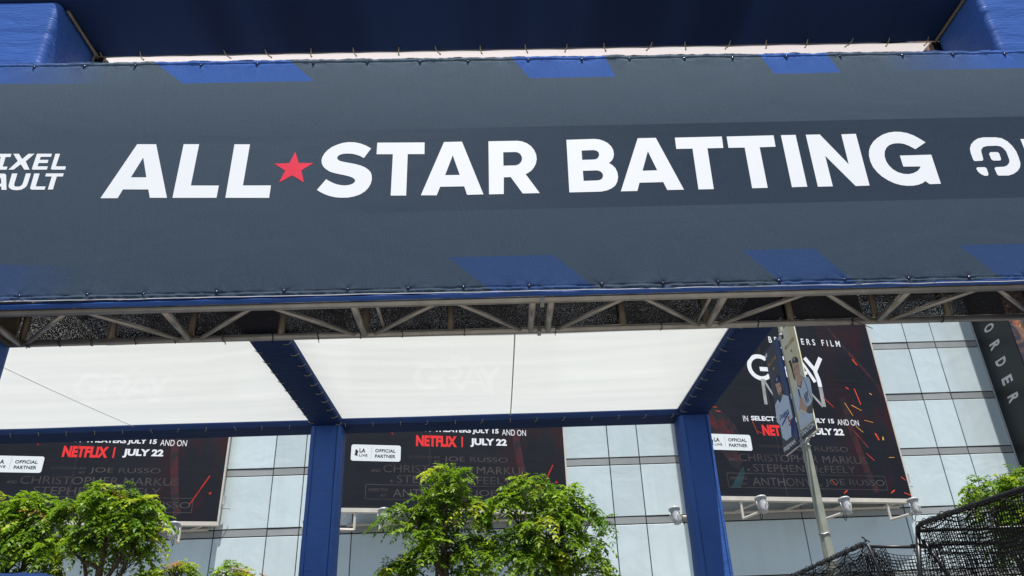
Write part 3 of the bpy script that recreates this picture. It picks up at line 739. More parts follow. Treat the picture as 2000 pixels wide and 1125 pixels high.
for (x0, x1, sd) in ((GX0 - .62, GX0, 0), (GX1, GX1 + .62, 3)):
    o = build(column(x0, x1, sd), 'column', MAT['blue'], gate); smooth_by_angle(o, 50)
hd = MB()
n = 90
for j in range(n + 1):
    x = GX0 - .64 + (GX1 - GX0 + 1.28) * j / n
    dz = .004 * noise.noise(Vector((x * 1.7, 1, 2)))
    for y, z in ((GY0 - .015, ZS + .32), (GY0 - .015, ZS + .03), (GY0 + .0, ZS + .006), (GY0 + .03, ZS), (GY1 - .03, ZS), (GY1, ZS + .006), (GY1 + .012, ZS + .03), (GY1 + .012, ZS + .07)):
        hd.v.append((x, y, z + dz))
for j in range(n):
    for i in range(8): hd.f.append((j*8+i, j*8+(i+1)%8, (j+1)*8+(i+1)%8, (j+1)*8+i))
hd.f.append(tuple(range(8))[::-1]); hd.f.append(tuple(n*8+i for i in range(8)))
def header_mat():
    t = NT('navy_header_cloth'); o = t.obj(); q = t.xyz(o)
    w = t.noise(t.scale(o, (1, .05, .05)), 1.6, 3, .5)
    c = t.mix(t.ramp(w, .42, .62), (.013, .028, .085), (.009, .018, .058))
    t.set(color=c, rough=.7, spec=.05, normal=t.bump(t.noise(o, 300, 2), .15, .001)); return t.m
o = build(hd, 'header', header_mat(), gate); smooth_by_angle(o, 30)
# aluminium tubes that show at the corners of the opening
for x in (GX0 + .030, GX1 - .022):
    build(MB().tube((x, GY0 + .08, ZS - .028), (x, GY1 + .01, ZS - .028), .016), 'corner_tube', MAT['alu_dark'], gate)
    build(MB().box(x - .03, x + .05, GY1 - .015, GY1 + .04, ZS - .16, ZS - .02), 'corner_plate', MAT['black'], gate)
# rail wrapped in navy cloth that carries the banner's top edge
o = build(wob(MB().path([(GX0 - .6 + .04 * k, 4.612, 6.004 - .007 * (GX0 - .6 + .04 * k + 3.5)) for k in range(225)], .022, 8), .003, 6), 'top_rail', MAT['navy'], gate, True)
# lower truss: chords, struts, diagonals, verticals
ZT_ = 3.9; YF, YR = 4.645, 5.150
R1 = .0255
for y, z in ((YF, ZT_), (YR, ZT_), (YF, ZT_ + .56), (YR, ZT_ + .56)):
    build(MB().tube((GX0 - .3, y, z), (GX1 + .4, y, z), R1, 14), 'chord', MAT['alu'], gate, True)
NOD = [-3.44, -2.222, -.952, .262, .388, 1.576, 2.848, 4.09]
for x in NOD:
    build(MB().tube((x, YF, ZT_), (x, YR, ZT_), .0245, 12), 'strut', MAT['alu'], gate, True)
build(MB().box(.312, .338, YF - .04, YF + .05, ZT_ - .034, ZT_ + .05).box(.312, .338, YR - .05, YR + .03, ZT_ - .034, ZT_ + .05), 'joint_plate', MAT['alu'], gate)
MID = [-2.80, -1.566, -.325, .95, 2.205, 3.40]
ends = [(-3.40, -2.28), (-2.16, -1.01), (-.89, .20), (.45, 1.52), (1.64, 2.79), (2.91, 4.03)]
for mx, (a, b_) in zip(MID, ends):
    build(MB().tube((a, YR, ZT_), (mx - .055, YF, ZT_), .0165, 10), 'diagonal', MAT['alu'], gate, True)
    build(MB().tube((mx + .055, YF, ZT_), (b_, YR, ZT_), .0165, 10), 'diagonal', MAT['alu'], gate, True)
for x in sorted(NOD[:3] + NOD[5:] + MID):
    build(MB().tube((x, YR, ZT_), (x, YR, ZT_ + .56), .0245, 12), 'upright', MAT['alu_dark'], gate, True)
    build(MB().tube((x, YF, ZT_), (x, YF, ZT_ + .56), .0245, 12), 'upright', MAT['alu_dark'], gate, True)
for x in (-.80, 1.49):
    build(MB().tube((x, YF + .05, ZT_ + .01), (x, YR - .03, ZT_ + .012), .011, 8), 'rod', MAT['alu'], gate, True)
build(MB().box(GX0 + .02, GX0 + .06, YF - .02, YR, ZT_ - .02, ZT_ + .5), 'end_plate', MAT['alu_dark'], gate)
TIES = [-3.381, -3.157, -2.928, -2.612, -2.327, -1.978, -1.621, -1.291, -.983, -.678, -.225, .446, 1.226, 1.947, 2.652, 3.334]
tm = MB().path([(0.004*math.sin(3*a), math.cos(a)*.0275, math.sin(a)*.0275) for a in [2*math.pi*i/14 for i in range(14)]], .0032, 5, closed=True)
tm.path([(0, 0, .027), (.004, .01, .05)], .003, 5)
t0 = build(tm, 'cable_tie', MAT['black'], gate, shift=False)
for i, x in enumerate(TIES):
    t_ = t0
    if i: t_ = t0.copy(); COL.objects.link(t_); t_.parent = gate
    t_.location = (x, YR - GY0, ZT_); t_.rotation_euler = (rr.uniform(0, 6), 0, rr.uniform(-.12, .12))
build(MB().path([(2.652, YR - .027, ZT_ - .005), (2.70, YR - .03, ZT_ - .03), (2.78, YR - .03, ZT_ - .075)], .003, 5), 'tie_tail', MAT['black'], gate)
# blue cloth wrap over the front chord, with shallow scallops
m = MB(); n = 520
for j in range(n + 1):
    x = GX0 - .6 + (GX1 - GX0 + 1.2) * j / n
    zt = 3.955; lo = 3.905 + .004 * noise.noise(Vector((x * 3, 0, 0)))
    sc = .010 * abs(math.sin(x * 8.3 + 1.2 * noise.noise(Vector((x, 3, 0)))))
    for k, (y, z) in enumerate(((4.607, zt), (4.609, zt - .016), (4.606, zt - .024 - sc), (4.553 + .02 * sc, zt - .038 - .4 * sc), (4.556, lo + .006), (4.602, lo))): m.v.append((x, y + (.003 * noise.noise(Vector((x * 9, k, 0)))), z))
for j in range(n):
    for i in range(5): m.f.append((j*6+i, j*6+i+1, (j+1)*6+i+1, (j+1)*6+i))
build(m, 'chord_wrap', MAT['blue'], gate, True)

# ---- sheets hung behind the gate
sh = MB(); n = 160
for j in range(n + 1):
    x = -3.475 + 7.60 * j / n
    sc = .010 * abs(math.sin((x + 3.475) * math.pi / .38))
    for k, y in enumerate((5.262, 5.30, 5.36, 5.5, 5.7, 5.95)):
        sh.v.append((x, y - (sc if k == 0 else 0), 6.772 + .10 * (y - 5.262) + .006 * noise.noise(Vector((x * 2, y * 3, 1)))))
for j in range(n):
    for i in range(5): sh.f.append((j*6+i, j*6+i+1, (j+1)*6+i+1, (j+1)*6+i))
o = build(sh, 'awning_sheet', MAT['sheet'], None, True)
tag(o, 'pinkish white cloth tied behind the dark header, a thin strip above the big banner', 'awning')
CT = [-3.484, -3.152, -2.362, -1.991, -1.624, -1.214, -.822, -.443, -.059, .364, .713, 1.09, 1.473, 1.838, 2.209, 2.59, 2.957, 3.339, 3.723, 4.087]
for x in CT:
    s_ = rr.uniform(-.035, .035)
    c = MB().path([(x + s_, 5.17, 6.753), (x + s_ * .8, 5.205, 6.745), (x + s_*.4, 5.245, 6.746), (x, 5.275, 6.765), (x + .006, 5.30, 6.775)], .0048, 6)
    c.sphere((x + .003, 5.292, 6.772), .009, 7, 5)
    build(c, 'tie_cord', MAT['cordbeige'], o, True)
ms = MB(); n = 90
for j in range(n + 1):
    x = -3.52 + 7.66 * j / n
    for k in range(7):
        z = 3.925 + k * .09 + (.012 * noise.noise(Vector((x * 5, 0, 0))) if k == 0 else 0)
        ms.v.append((x, 5.195 + .012 * noise.noise(Vector((x * 2, z * 2, 4))), z))
for j in range(n):
    for i in range(6): ms.f.append((j*7+i, j*7+i+1, (j+1)*7+i+1, (j+1)*7+i))
o = build(ms, 'shade_mesh', MAT['mesh'], None, True)
tag(o, 'black speckled shade mesh stretched behind the open aluminium truss', 'shade mesh')

# ================================================================== THE BIG BANNER
BY = 4.56
ban = thing('banner', 'long charcoal banner with big white letters, a red star and blue blocks', 'banner', (0, BY, 3.93))
BX0, BX1 = -4.3, 4.9
BT = [-3.547, -3.159, -2.766, -2.252, -1.817, -1.376, -.953, -.538, -.158, .317, .744, 1.124, 1.562, 1.948, 2.38, 2.814, 3.315, 3.727, 4.144]
BB = [-3.143, -2.699, -2.327, -1.846, -1.40, -.976, -.575, -.204, .237, .728, 1.141, 1.514, 1.93, 2.375, 2.818, 3.23, 3.62]
ztop = lambda x: 6.019 - .0068 * (x + 0)
zbot = lambda x: 3.927 - .0062 * x
def near(L, x): return min(L, key=lambda b: abs(b - x))
rows = [0, .006, .012, .018, .024, .030, .036, .042, .05, .06, .075, .095, .12, .16, .22, .32, .5, .75, 1.0]
def disp(x, z):
    a = ztop(x) - z; b = z - zbot(x); d = 0.0
    for L, e, zz, cx in ((BT, a, .046, 0), (BB, b, .036, 0)):
        if e < .25:
            g = near(L, x); dx = x - g
            fold = noise.noise(Vector((x * 14, e * 22, cx))) * .9 + noise.noise(Vector((x * 34, e * 60, 5))) * .5
            d += -.0085 * fold * math.exp(-e / .035)
            pull = noise.noise(Vector((x * 5.5 + e * 3.0 * (1 if dx > 0 else -1), e * 1.6, cx + 11)))
            d += -.010 * pull * math.exp(-e / .10)
            rr2 = dx * dx + (e - zz) ** 2
            d += .005 * math.exp(-rr2 / .0005)                     # cloth pulled in at each eyelet
            th = math.atan2(e - zz, dx); d += .002 * math.sin(th * 5 + g * 9) * math.exp(-rr2 / .003)
            hem = .034 if L is BT else .030
            d += .005 * math.exp(-((e - hem - .003) / .0032) ** 2) - .0035 * math.exp(-((e - hem + .010) / .008) ** 2)
    ee = min(a, b); d += -.004 * noise.noise(Vector((x * .9, z * 1.3, 2))) * max(0, 1 - ee / .28)
    d *= max(0.0, min(1.0, (.42 - ee) / .2))
    return d
m = MB(); NX = 1150
R_ = len(rows) * 2 - 1
for j in range(NX + 1):
    x = BX0 + (BX1 - BX0) * j / NX
    zt = ztop(x) - .006 * (1 - abs(math.cos((x + .2) * 7.4))) + .004 * noise.noise(Vector((x * 6, 0, 0)))
    zb = zbot(x) + .006 * noise.noise(Vector((x * 4, 9, 0)))
    zm = (zt + zb) / 2
    zsx = [zt - r_ for r_ in rows] + [zb + r_ for r_ in rows[::-1]][1:]
    for z in zsx: m.v.append((x, BY + disp(x, z) , z))
for j in range(NX):
    for i in range(R_ - 1): a = j*R_+i; m.f.append((a, a+1, a+R_+1, a+R_))
def banner_mat():
    t = NT('charcoal_printed_banner_cloth'); o = t.obj(); q = t.xyz(o); x = q[0]; z = t.math('ADD', q[2], 3.93)
    lt = lambda a, b: t.math('LESS_THAN', a, b); gt = lambda a, b: t.math('GREATER_THAN', a, b)
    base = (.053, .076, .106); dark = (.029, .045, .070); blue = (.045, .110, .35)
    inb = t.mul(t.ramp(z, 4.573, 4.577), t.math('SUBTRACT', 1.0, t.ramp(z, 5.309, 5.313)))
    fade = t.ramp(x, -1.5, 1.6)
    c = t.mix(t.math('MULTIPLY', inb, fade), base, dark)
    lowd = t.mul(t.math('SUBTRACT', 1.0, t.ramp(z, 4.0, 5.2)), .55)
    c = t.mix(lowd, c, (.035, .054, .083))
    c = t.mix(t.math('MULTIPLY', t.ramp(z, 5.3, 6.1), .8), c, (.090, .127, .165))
    def para(z0, z1, xa0, xa1, xb0, xb1):   # left edge x at z0,z1 ; right edge x at z0,z1
        f = t.ramp(z, z0, z1); f = t.math('DIVIDE', t.math('SUBTRACT', z, z0), z1 - z0)
        la = t.math('ADD', t.math('MULTIPLY', f, xa1 - xa0), xa0); lb = t.math('ADD', t.math('MULTIPLY', f, xb1 - xb0), xb0)
        return t.mul(gt(x, la), lt(x, lb), gt(z, z0), lt(z, z1))
    mask = None
    for p in ((5.803, 6.1, -2.365, -2.70, -1.355, -1.64), (5.788, 6.1, .324, .130, .994, .90), (5.786, 6.1, 2.252, 2.12, 2.78, 2.67),
              (3.85, 4.198, .07, -.308, .77, .411), (3.85, 4.196, 2.02, 1.721, 2.50, 2.227), (3.85, 4.194, 3.52, 3.233, 4.0, 3.70)):
        k = para(*p); mask = k if mask is None else t.math('MAXIMUM', mask, k)
    g1 = t.mul(t.math('SUBTRACT', 1.0, t.ramp(x, -3.9, -2.95)), gt(z, t.math('SUBTRACT', 5.745, t.math('MULTIPLY', x, .024))))
    g2 = t.mul(t.ramp(x, 3.15, 4.1), gt(z, 5.795)); g3 = t.mul(t.math('SUBTRACT', 1.0, t.ramp(x, -3.5, -2.75)), lt(z, t.math('SUBTRACT', 4.07, t.math('MULTIPLY', x, .047))))
    for k in (g1, g2, g3): mask = t.math('MAXIMUM', mask, k)
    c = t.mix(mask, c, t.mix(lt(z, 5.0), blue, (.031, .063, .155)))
    grain = t.noise(o, 105, 3, .8)
    c2 = t.n.new('ShaderNodeMix'); c2.data_type = 'RGBA'; c2.blend_type = 'MULTIPLY'; c2.inputs[0].default_value = 1
    t.link(c, c2.inputs[6]); t.link(t.mix(t.ramp(grain, .3, .7), (.74, .74, .74), (1.26, 1.26, 1.26)), c2.inputs[7])
    t.set(color=c2.outputs[2], rough=.85, spec=.06)
    big = t.noise(t.scale(o, (.8, 1, 1.3)), 1.3, 3, .5, .8)
    n0 = t.bump(big, .14, .04)
    cr = t.noise(t.scale(o, (2.2, 1, .35)), 1.5, 4, .6, 1.2)
    n1 = t.bump(t.math('POWER', t.math('ABSOLUTE', t.math('SUBTRACT', cr, .5)), .5), .10, .03, n0)
    t.set(normal=t.bump(t.noise(o, 260, 2), .2, .0015, n1))
    return t.m
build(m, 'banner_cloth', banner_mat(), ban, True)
for nm, outer, holes in GLYPHS:
    name = {'*': 'star', 'logo': 'logo_mark', 'small': 'small_letter'}.get(nm, 'letter')
    build(MB().poly(outer, holes, lambda x, y: (x, BY - .0012, y)), name, MAT['redprint' if nm == '*' else 'whiteprint'], ban)
bm_ = MB().sphere((0, 0, 0), .0115, 12, 8).path([(-.010, .006, .005), (0, .003, .014), (.010, .006, .005)], .0025, 5)
b0 = build(bm_, 'bungee_ball', MAT['ball'], ban, True, shift=False)
first = True
for L, fz in ((BT, lambda x: ztop(x) - .045), (BB, lambda x: zbot(x) + .036)):
    for x in L:
        c = b0
        if not first: c = b0.copy(); COL.objects.link(c); c.parent = ban
        first = False
        c.location = (x, .001, fz(x) - 3.93); c.rotation_euler = (0, rr.uniform(-.6, .6), 0)
thread = MB()
for k in range(230):
    pass
wl_ = [(BX0 + .02 * k, BY - .004, zbot(BX0 + .02 * k) - .0045 + .006 * noise.noise(Vector(((BX0 + .02 * k) * 4, 9, 0)))) for k in range(460)]
build(MB().path(wl_, .0032, 5), 'edge_binding', simple('pale_edge_binding', (.45, .47, .52), .6, .3, 0, .1), ban, True)

# ================================================================== STREET POST AND ITS TWO BANNERS
PX, PY = 6.155, 15.0
lp = thing('street_post', 'pale olive eight sided street post carrying two player banners', 'post', (PX, PY, 0))
m = MB(); n = 8
for z, r in ((0, .135), (2.0, .113), (4.8, .088), (8.4, .054), (9.6, .048)):
    for i in range(n): a = 2*math.pi*(i+.35)/n; m.v.append((PX + r*math.cos(a), PY + r*math.sin(a), z))
for j in range(4):
    for i in range(n): m.f.append((j*n+i, j*n+(i+1)%n, (j+1)*n+(i+1)%n, (j+1)*n+i))
m.f.append(tuple(4*n+i for i in range(n)))
build(m, 'pole', MAT['postgreen'], lp)
def ring(z, r, nm, mt):
    mm = MB().path([(PX + r*math.cos(2*math.pi*(i+.35)/8), PY + r*math.sin(2*math.pi*(i+.35)/8), z + .012*(-1)**i) for i in range(8)], .012, 6, closed=True)
    build(mm, nm, MAT[mt], lp)
ring(3.90, .104, 'strap', 'lampgrey')
for z in (5.60, 5.72, 7.93, 8.02):
    ring(z, .092 - (z - 5.6) * .009, 'clamp', 'lampgrey')
for z in (5.66, 7.98): build(MB().sphere((PX - .05, PY - .09, z), .045, 8, 6).sphere((PX - .03, PY + .1, z), .045, 8, 6), 'bracket', MAT['lampgrey'], lp, True)
def on_pole(off):
    return lambda y, z: (PX - .055 - off, y, z)
def pole_banner(nm_label, y0, y1, z0, z1, cloth, prints, rods):
    b = thing('pole_banner', nm_label, 'banner', (PX, (y0 + y1) / 2, z0), 0, 'player banners on the street post')
    m = MB()
    nn = 16
    for j in range(nn + 1):
        z = z0 + (z1 - z0) * j / nn
        m.v += [(PX - .055, y0, z), (PX - .055, y1, z), (PX - .033, y0, z), (PX - .033, y1, z)]
    for j in range(nn):
        a = 4 * j
        m.f += [(a, a+1, a+5, a+4), (a+2, a+6, a+7, a+3), (a, a+4, a+6, a+2), (a+1, a+3, a+7, a+5)]
    build(m, 'cloth', cloth, b)
    for nm, mt, polys, off in prints:
        mm = MB()
        for pl in polys: mm.poly(pl, (), on_pole(off))
        # the front of the cloth faces -X
        mm.f = [q[::-1] for q in mm.f]
        build(mm, nm, mt, b)
    for z in rods: build(MB().tube((PX, y0 - .03, z), (PX, y1 + .03, z), .016, 8), 'rod', MAT['lampgrey'], b)
    return b
skin = flat('skin_print', (.66, .40, .30)); navyp = flat('navy_cap_print', (.016, .02, .045)); capblue = flat('blue_cap_print', (.012, .03, .16))
jers = flat('pale_blue_jersey_print', (.60, .71, .84)); gold = flat('gold_print', (.55, .30, .08)); slate = flat('slate_print', (.05, .062, .085))
beard = flat('beard_print', (.22, .13, .09)); greyarm = flat('grey_print', (.13, .125, .115)); fw_ = flat('white_banner_print', (.80, .82, .84)); bluep = flat('script_blue_print', (.03, .07, .30)); redp = flat('number_red_print', (.6, .03, .06))
def cream():
    t = NT('cream_yellow_banner_cloth'); o = t.obj(); q = t.xyz(o)
    f = t.ramp(t.noise(o, 2.3, 4, .6, .6), .42, .68)
    c = t.mix(t.mul(f, t.ramp(q[2], .6, 1.4), .75), (.78, .76, .58), (.80, .58, .20)); t.set(color=c, rough=.55, spec=.3); return t.m
def dkblue():
    t = NT('dark_blue_banner_cloth'); o = t.obj(); q = t.xyz(o)
    f = t.ramp(q[1], -.35, -.1)
    c = t.mix(f, (.014, .06, .26), (.04, .046, .06)); c = t.mix(t.ramp(t.noise(o, 3, 3), .4, .7), c, (.03, .045, .09)); t.set(color=c, rough=.5, spec=.35); return t.m
J = PB
def txt(s, box, shear=0.0, bold=.02, flip=True):
    # text on the -X side: reads with +Y to the left, so the word runs from high Y to low Y
    y0, y1, z0, z1 = box; v, f = text_geo(s, bold, shear)
    return [(y0 + (y1 - y0) * a, z0 + (z1 - z0) * b) for a, b in v], f
bR = pole_banner('cream banner on the near side of the street post showing a batter with bat', 14.19, 15.03, 5.70, 8.05, cream(), [
    ('bat_print', flat('black_bat_print', (.012, .012, .016)), [J['R_bat']], .003), ('jersey_print', jers, [J['R_jersey'], J['R_pants']], .004),
    ('arm_print', greyarm, [J['R_arm']], .005), ('neck_print', skin, [J['R_neck']], .005), ('face_print', skin, [J['R_face']], .006), ('cap_print', navyp, [J['R_cap']], .008),
    ('hand_print', skin, [J['R_hand']], .007),
    ('cheek_print', flat('skin_shade_print', (.46, .25, .17)), [[(14.617, 7.2), (14.637, 7.086), (14.65, 6.976), (14.612, 6.92), (14.60, 7.05), (14.585, 7.19)], [(14.44, 7.06), (14.46, 7.0), (14.48, 7.0), (14.475, 7.05)]], .0068),
    ('eye_print', navyp, [[(14.585, 7.105), (14.53, 7.105), (14.53, 7.088), (14.585, 7.085)], [(14.465, 7.095), (14.415, 7.085), (14.415, 7.068), (14.465, 7.075)]], .0075),
    ('mouth_print', flat('lip_print', (.28, .10, .08)), [[(14.56, 6.965), (14.48, 6.96), (14.49, 6.945), (14.55, 6.948)]], .0075),
    ('trim_print', navyp, [[(14.63, 6.745), (14.615, 6.76), (14.493, 6.67), (14.38, 6.75), (14.365, 6.729), (14.493, 6.64)], [(14.28, 6.8), (14.26, 6.8), (14.1, 6.28), (14.12, 6.27)]], .0055), ('handle_print', navyp, [J['R_handle']], .006), ('name_bar', slate, [[(15.03, 5.89), (14.19, 5.89), (14.19, 5.705), (15.03, 5.705)]], .005),
    ('emblem_print', navyp, [J['R_logo']], .004), ('ball_print', gold, [J['R_orange2']], .004)], (5.695, 8.055))
bL = pole_banner('dark blue banner on the far side of the street post showing a bearded player', 15.14, 16.05, 5.70, 8.05, dkblue(), [
    ('jersey_print', jers, [J['L_jersey']], .004), ('side_print', capblue, [J['L_blue']], .005), ('face_print', skin, [J['L_face']], .005),
    ('beard_print', beard, [[(15.50, 6.97), (15.478, 6.99), (15.46, 6.938), (15.492, 6.85), (15.618, 6.851), (15.719, 6.929), (15.735, 6.97), (15.66, 6.91), (15.55, 6.93)]], .007),
    ('cap_print', capblue, [J['L_cap']], .008), ('name_bar', slate, [[(16.05, 5.86), (15.14, 5.86), (15.14, 5.705), (16.05, 5.705)]], .005),
    ('eye_print', navyp, [[(15.715, 7.10), (15.655, 7.095), (15.655, 7.075), (15.715, 7.08)], [(15.58, 7.09), (15.525, 7.08), (15.525, 7.06), (15.58, 7.07)]], .0075),
    ('mouth_print', flat('lip_print', (.28, .10, .08)), [[(15.66, 6.955), (15.57, 6.95), (15.58, 6.935), (15.65, 6.938)]], .0085),
    ('trim_print', bluep, [[(15.823, 6.864), (15.80, 6.88), (15.70, 6.775), (15.49, 6.875), (15.485, 6.85), (15.71, 6.74)]], .0055),
    ('underline_print', bluep, [J['L_tail']], .006), ('emblem_print', fw_, [J['L_white']], .004), ('ball_print', gold, [J['L_gold2']], .004)], (5.695, 8.055))
def bt(parent, s, box, mt, off, shear=0.0, bold=.02, nm='lettering'):
    v, f = txt(s, box, shear, bold)
    build(MB().add([on_pole(off)(a, b) for a, b in v], f), nm, mt, parent)
bt(bR, 'STANTON', (15.02, 14.22, 5.775, 5.875), fw_, .008, 0, .03)
bt(bL, 'FREEMAN', (16.02, 15.32, 5.755, 5.845), fw_, .008, 0, .03)
bt(bR, 'NY', (14.40, 14.20, 6.28, 6.49), navyp, .008, 0, .02)
bt(bR, 'ALL-STAR', (14.88, 14.30, 7.61, 7.69), gold, .006, .1, .02)
bt(bL, 'ALL-STAR', (15.98, 15.40, 7.66, 7.74), gold, .006, .1, .02)
bt(bL, 'Dodgers', (15.92, 15.34, 6.38, 6.52), bluep, .007, .4, .02)
bt(bL, '5', (15.47, 15.36, 6.15, 6.35), redp, .008, 0, .03)
bt(bR, 'NY', (14.53, 14.45, 7.22, 7.29), fw_, .010, 0, .02)
bt(bL, 'LA', (15.66, 15.58, 7.22, 7.29), fw_, .010, 0, .02)
# ================================================================== TREES
def crown_mesh(lobes, seed, L=.38, young=.2, name='crown', density=150, warm=0.0):
    R = np.random.default_rng(seed); NL = 6
    O = []; T = []; TI = []
    for (cx, cy, cz, rx, rz) in lobes:
        nt = int(density * (rx * rx * rz) ** .6 * .56)
        d = R.normal(size=(nt, 3)); d /= np.linalg.norm(d, axis=1)[:, None]
        d[:, 2] = np.where(d[:, 2] < -.5, -d[:, 2] * .5, d[:, 2]); d /= np.linalg.norm(d, axis=1)[:, None]
        rad = R.uniform(.25, 1.0, nt) ** .5
        lump = 1 + .18 * np.sin(d[:, 0] * 5 + cx * 9) * np.cos(d[:, 1] * 4 + cz * 7) + R.normal(0, .10, nt)
        c = d * (rad * lump * .88)[:, None] * np.array([rx, rx, rz]) + np.array([cx, cy, cz])
        ax = d * np.array([.9, .9, .5]) + np.array([0, 0, .45]) + R.normal(0, .25, (nt, 3)); ax /= np.linalg.norm(ax, axis=1)[:, None]
        per = 8; n = nt * per                        # a whorl of leaves at each twig tip
        ph = (np.arange(n) % per) * (2 * np.pi / per) + np.repeat(R.uniform(0, 6.28, nt), per) + R.normal(0, .3, n)
        A = np.repeat(ax, per, 0); e1 = np.cross(A, np.array([0.31, .95, .05])); e1 /= np.linalg.norm(e1, axis=1)[:, None]; e2 = np.cross(A, e1)
        t = A * R.uniform(.15, .75, n)[:, None] + e1 * np.cos(ph)[:, None] + e2 * np.sin(ph)[:, None]; t /= np.linalg.norm(t, axis=1)[:, None]
        O.append(np.repeat(c, per, 0) + R.normal(0, .012, (n, 3))); T.append(t)
        mixv = np.repeat(R.uniform(0, 1, nt), per) * .7 + R.uniform(0, 1, n) * .3
        g = np.stack([.060 + .17 * mixv**1.3, .140 + .215 * mixv**1.3, .012 + .014 * mixv], 1)
        top = np.repeat(np.clip((d[:, 2] - .2) * 1.5, 0, 1) * (rad > .7), per)
        yy = (np.repeat(R.uniform(0, 1, nt), per) < young * (.25 + 1.1 * top))[:, None]
        g = np.where(yy, np.array([.32, .38, .04]) * R.uniform(.85, 1.15, (n, 1)), g)
        if warm:
            ww = (np.repeat(R.uniform(0, 1, nt), per) < warm * top)[:, None]; g = np.where(ww, np.array([.36, .20, .10]) * R.uniform(.7, 1.2, (n, 1)), g)
        TI.append(g)
    O = np.concatenate(O); T = np.concatenate(T); TI = np.concatenate(TI); n = len(O)
    Ls = L * R.uniform(.5, 1.15, n); droop = R.uniform(.25, .75, n) * Ls
    up_ = np.array([0, 0, 1.0])
    side = np.cross(T, up_); side /= np.maximum(np.linalg.norm(side, axis=1), 1e-4)[:, None]
    V = []; tint = []
    for k in range(2 * NL + 1):
        if k == 2 * NL: s = 1.0; sg = 0.0
        else: s = .22 + .74 * (k // 2) / (NL - 1); sg = 1.0 if k % 2 else -1.0
        base = O + T * (Ls * s)[:, None] - up_ * (droop * s * s)[:, None]
        tan = T * Ls[:, None] - up_ * (2 * droop * s)[:, None]; tan /= np.linalg.norm(tan, axis=1)[:, None]
        ld = side * sg * .9 + tan * (.45 if sg else 1.0) - up_ * .22 + R.normal(0, .16, (n, 3))
        ld /= np.linalg.norm(ld, axis=1)[:, None]
        ll = Ls * (.33 - .14 * abs(s - .5)) * R.uniform(.8, 1.15, n)
        nrm = np.cross(ld, np.cross(up_, ld)) + R.normal(0, .25, (n, 3))
        wd = np.cross(ld, nrm); wd /= np.maximum(np.linalg.norm(wd, axis=1), 1e-4)[:, None]
        mid = base + ld * (ll * .42)[:, None] + up_ * (ll * .06)[:, None]
        w = (ll * .27)[:, None]
        V.append(np.stack([base, mid + wd * w, base + ld * ll[:, None] - up_ * (ll * .08)[:, None], mid - wd * w], 1))
        tint.append(TI * R.uniform(.85, 1.15, (n, 1)))
    V = np.concatenate(V).reshape(-1, 3); tint = np.concatenate(tint); nf = len(tint)
    return V, tint, nf
def crown(parent, V, tint, nf, name='crown'):
    q = parent.location
    V = V - np.array([q.x, q.y, q.z])
    me = bpy.data.meshes.new(name)
    me.vertices.add(len(V)); me.vertices.foreach_set('co', V.astype(np.float32).ravel())
    me.loops.add(nf * 4); me.loops.foreach_set('vertex_index', np.arange(nf * 4, dtype=np.int32))
    me.polygons.add(nf); me.polygons.foreach_set('loop_start', np.arange(0, nf * 4, 4, dtype=np.int32))
    try: me.polygons.foreach_set('loop_total', np.full(nf, 4, dtype=np.int32))
    except Exception: pass
    me.update(calc_edges=True)
    a = me.attributes.new('tint', 'FLOAT_COLOR', 'FACE')
    c = np.ones((nf, 4), np.float32); c[:, :3] = tint; a.data.foreach_set('color', c.ravel())
    me.materials.append(MAT['leaf'])
    o = bpy.data.objects.new(name, me); COL.objects.link(o); o.parent = parent; o['kind'] = 'stuff'
    return o
def tree(label, base, fork, lobes, seed, young=.2, r0=.07, L=.31, density=150, warm=0.0, group='small leafy street trees'):
    t = thing('leafy_tree', label, 'tree', (base[0], base[1], 0), 0, group)
    R = random.Random(seed)
    f = Vector(fork)
    m = MB(); b = Vector((base[0], base[1], 0))
    pts = [b.lerp(f, k / 8) + Vector((R.uniform(-.03, .03), R.uniform(-.03, .03), 0)) for k in range(9)]; pts[0] = b
    m.path(pts, [r0 * 1.25 - .055 * r0 * k for k in range(9)], 9)
    build(m, 'trunk', MAT['bark'], t, True)
    m = MB()
    for (cx, cy, cz, rx, rz) in lobes:
        c = Vector((cx, cy, cz)); k0 = pts[R.randint(5, 8)]
        mid = k0.lerp(c, .5) + Vector((R.uniform(-.08, .08), R.uniform(-.08, .08), -.06))
        m.path([k0, mid, c], [r0 * .62, r0 * .42, r0 * .22], 6)
        for q in range(8):
            a = R.uniform(0, 6.28); e = c + Vector((math.cos(a) * rx * .75, math.sin(a) * rx * .75, R.uniform(-.2, .7) * rz))
            s0 = mid.lerp(c, R.uniform(.2, 1)); m.path([s0, s0.lerp(e, .5) + Vector((0, 0, .03)), e], [r0 * .16, r0 * .11, r0 * .05], 5)
    build(m, 'branches', MAT['bark'], t, True)
    crown(t, *crown_mesh(lobes, seed, L, young, density=density, warm=warm))
    return t
tree('leafy green tree with a tall pointed top, beside the blue middle post', (-.93, 13, 0), (-.90, 13, 3.5), [
    (-.87, 13, 4.62, .36, .40), (-1.00, 13, 4.25, .42, .34), (-1.45, 12.9, 3.92, .46, .36), (-.60, 13.1, 3.98, .44, .40), (-1.62, 13, 3.10, .40, .36), (-.95, 12.8, 3.55, .48, .35), (-.45, 13, 3.40, .40, .40), (-1.2, 13.1, 3.35, .4, .3), (-.45, 12.9, 3.1, .3, .2)], 21, .18)
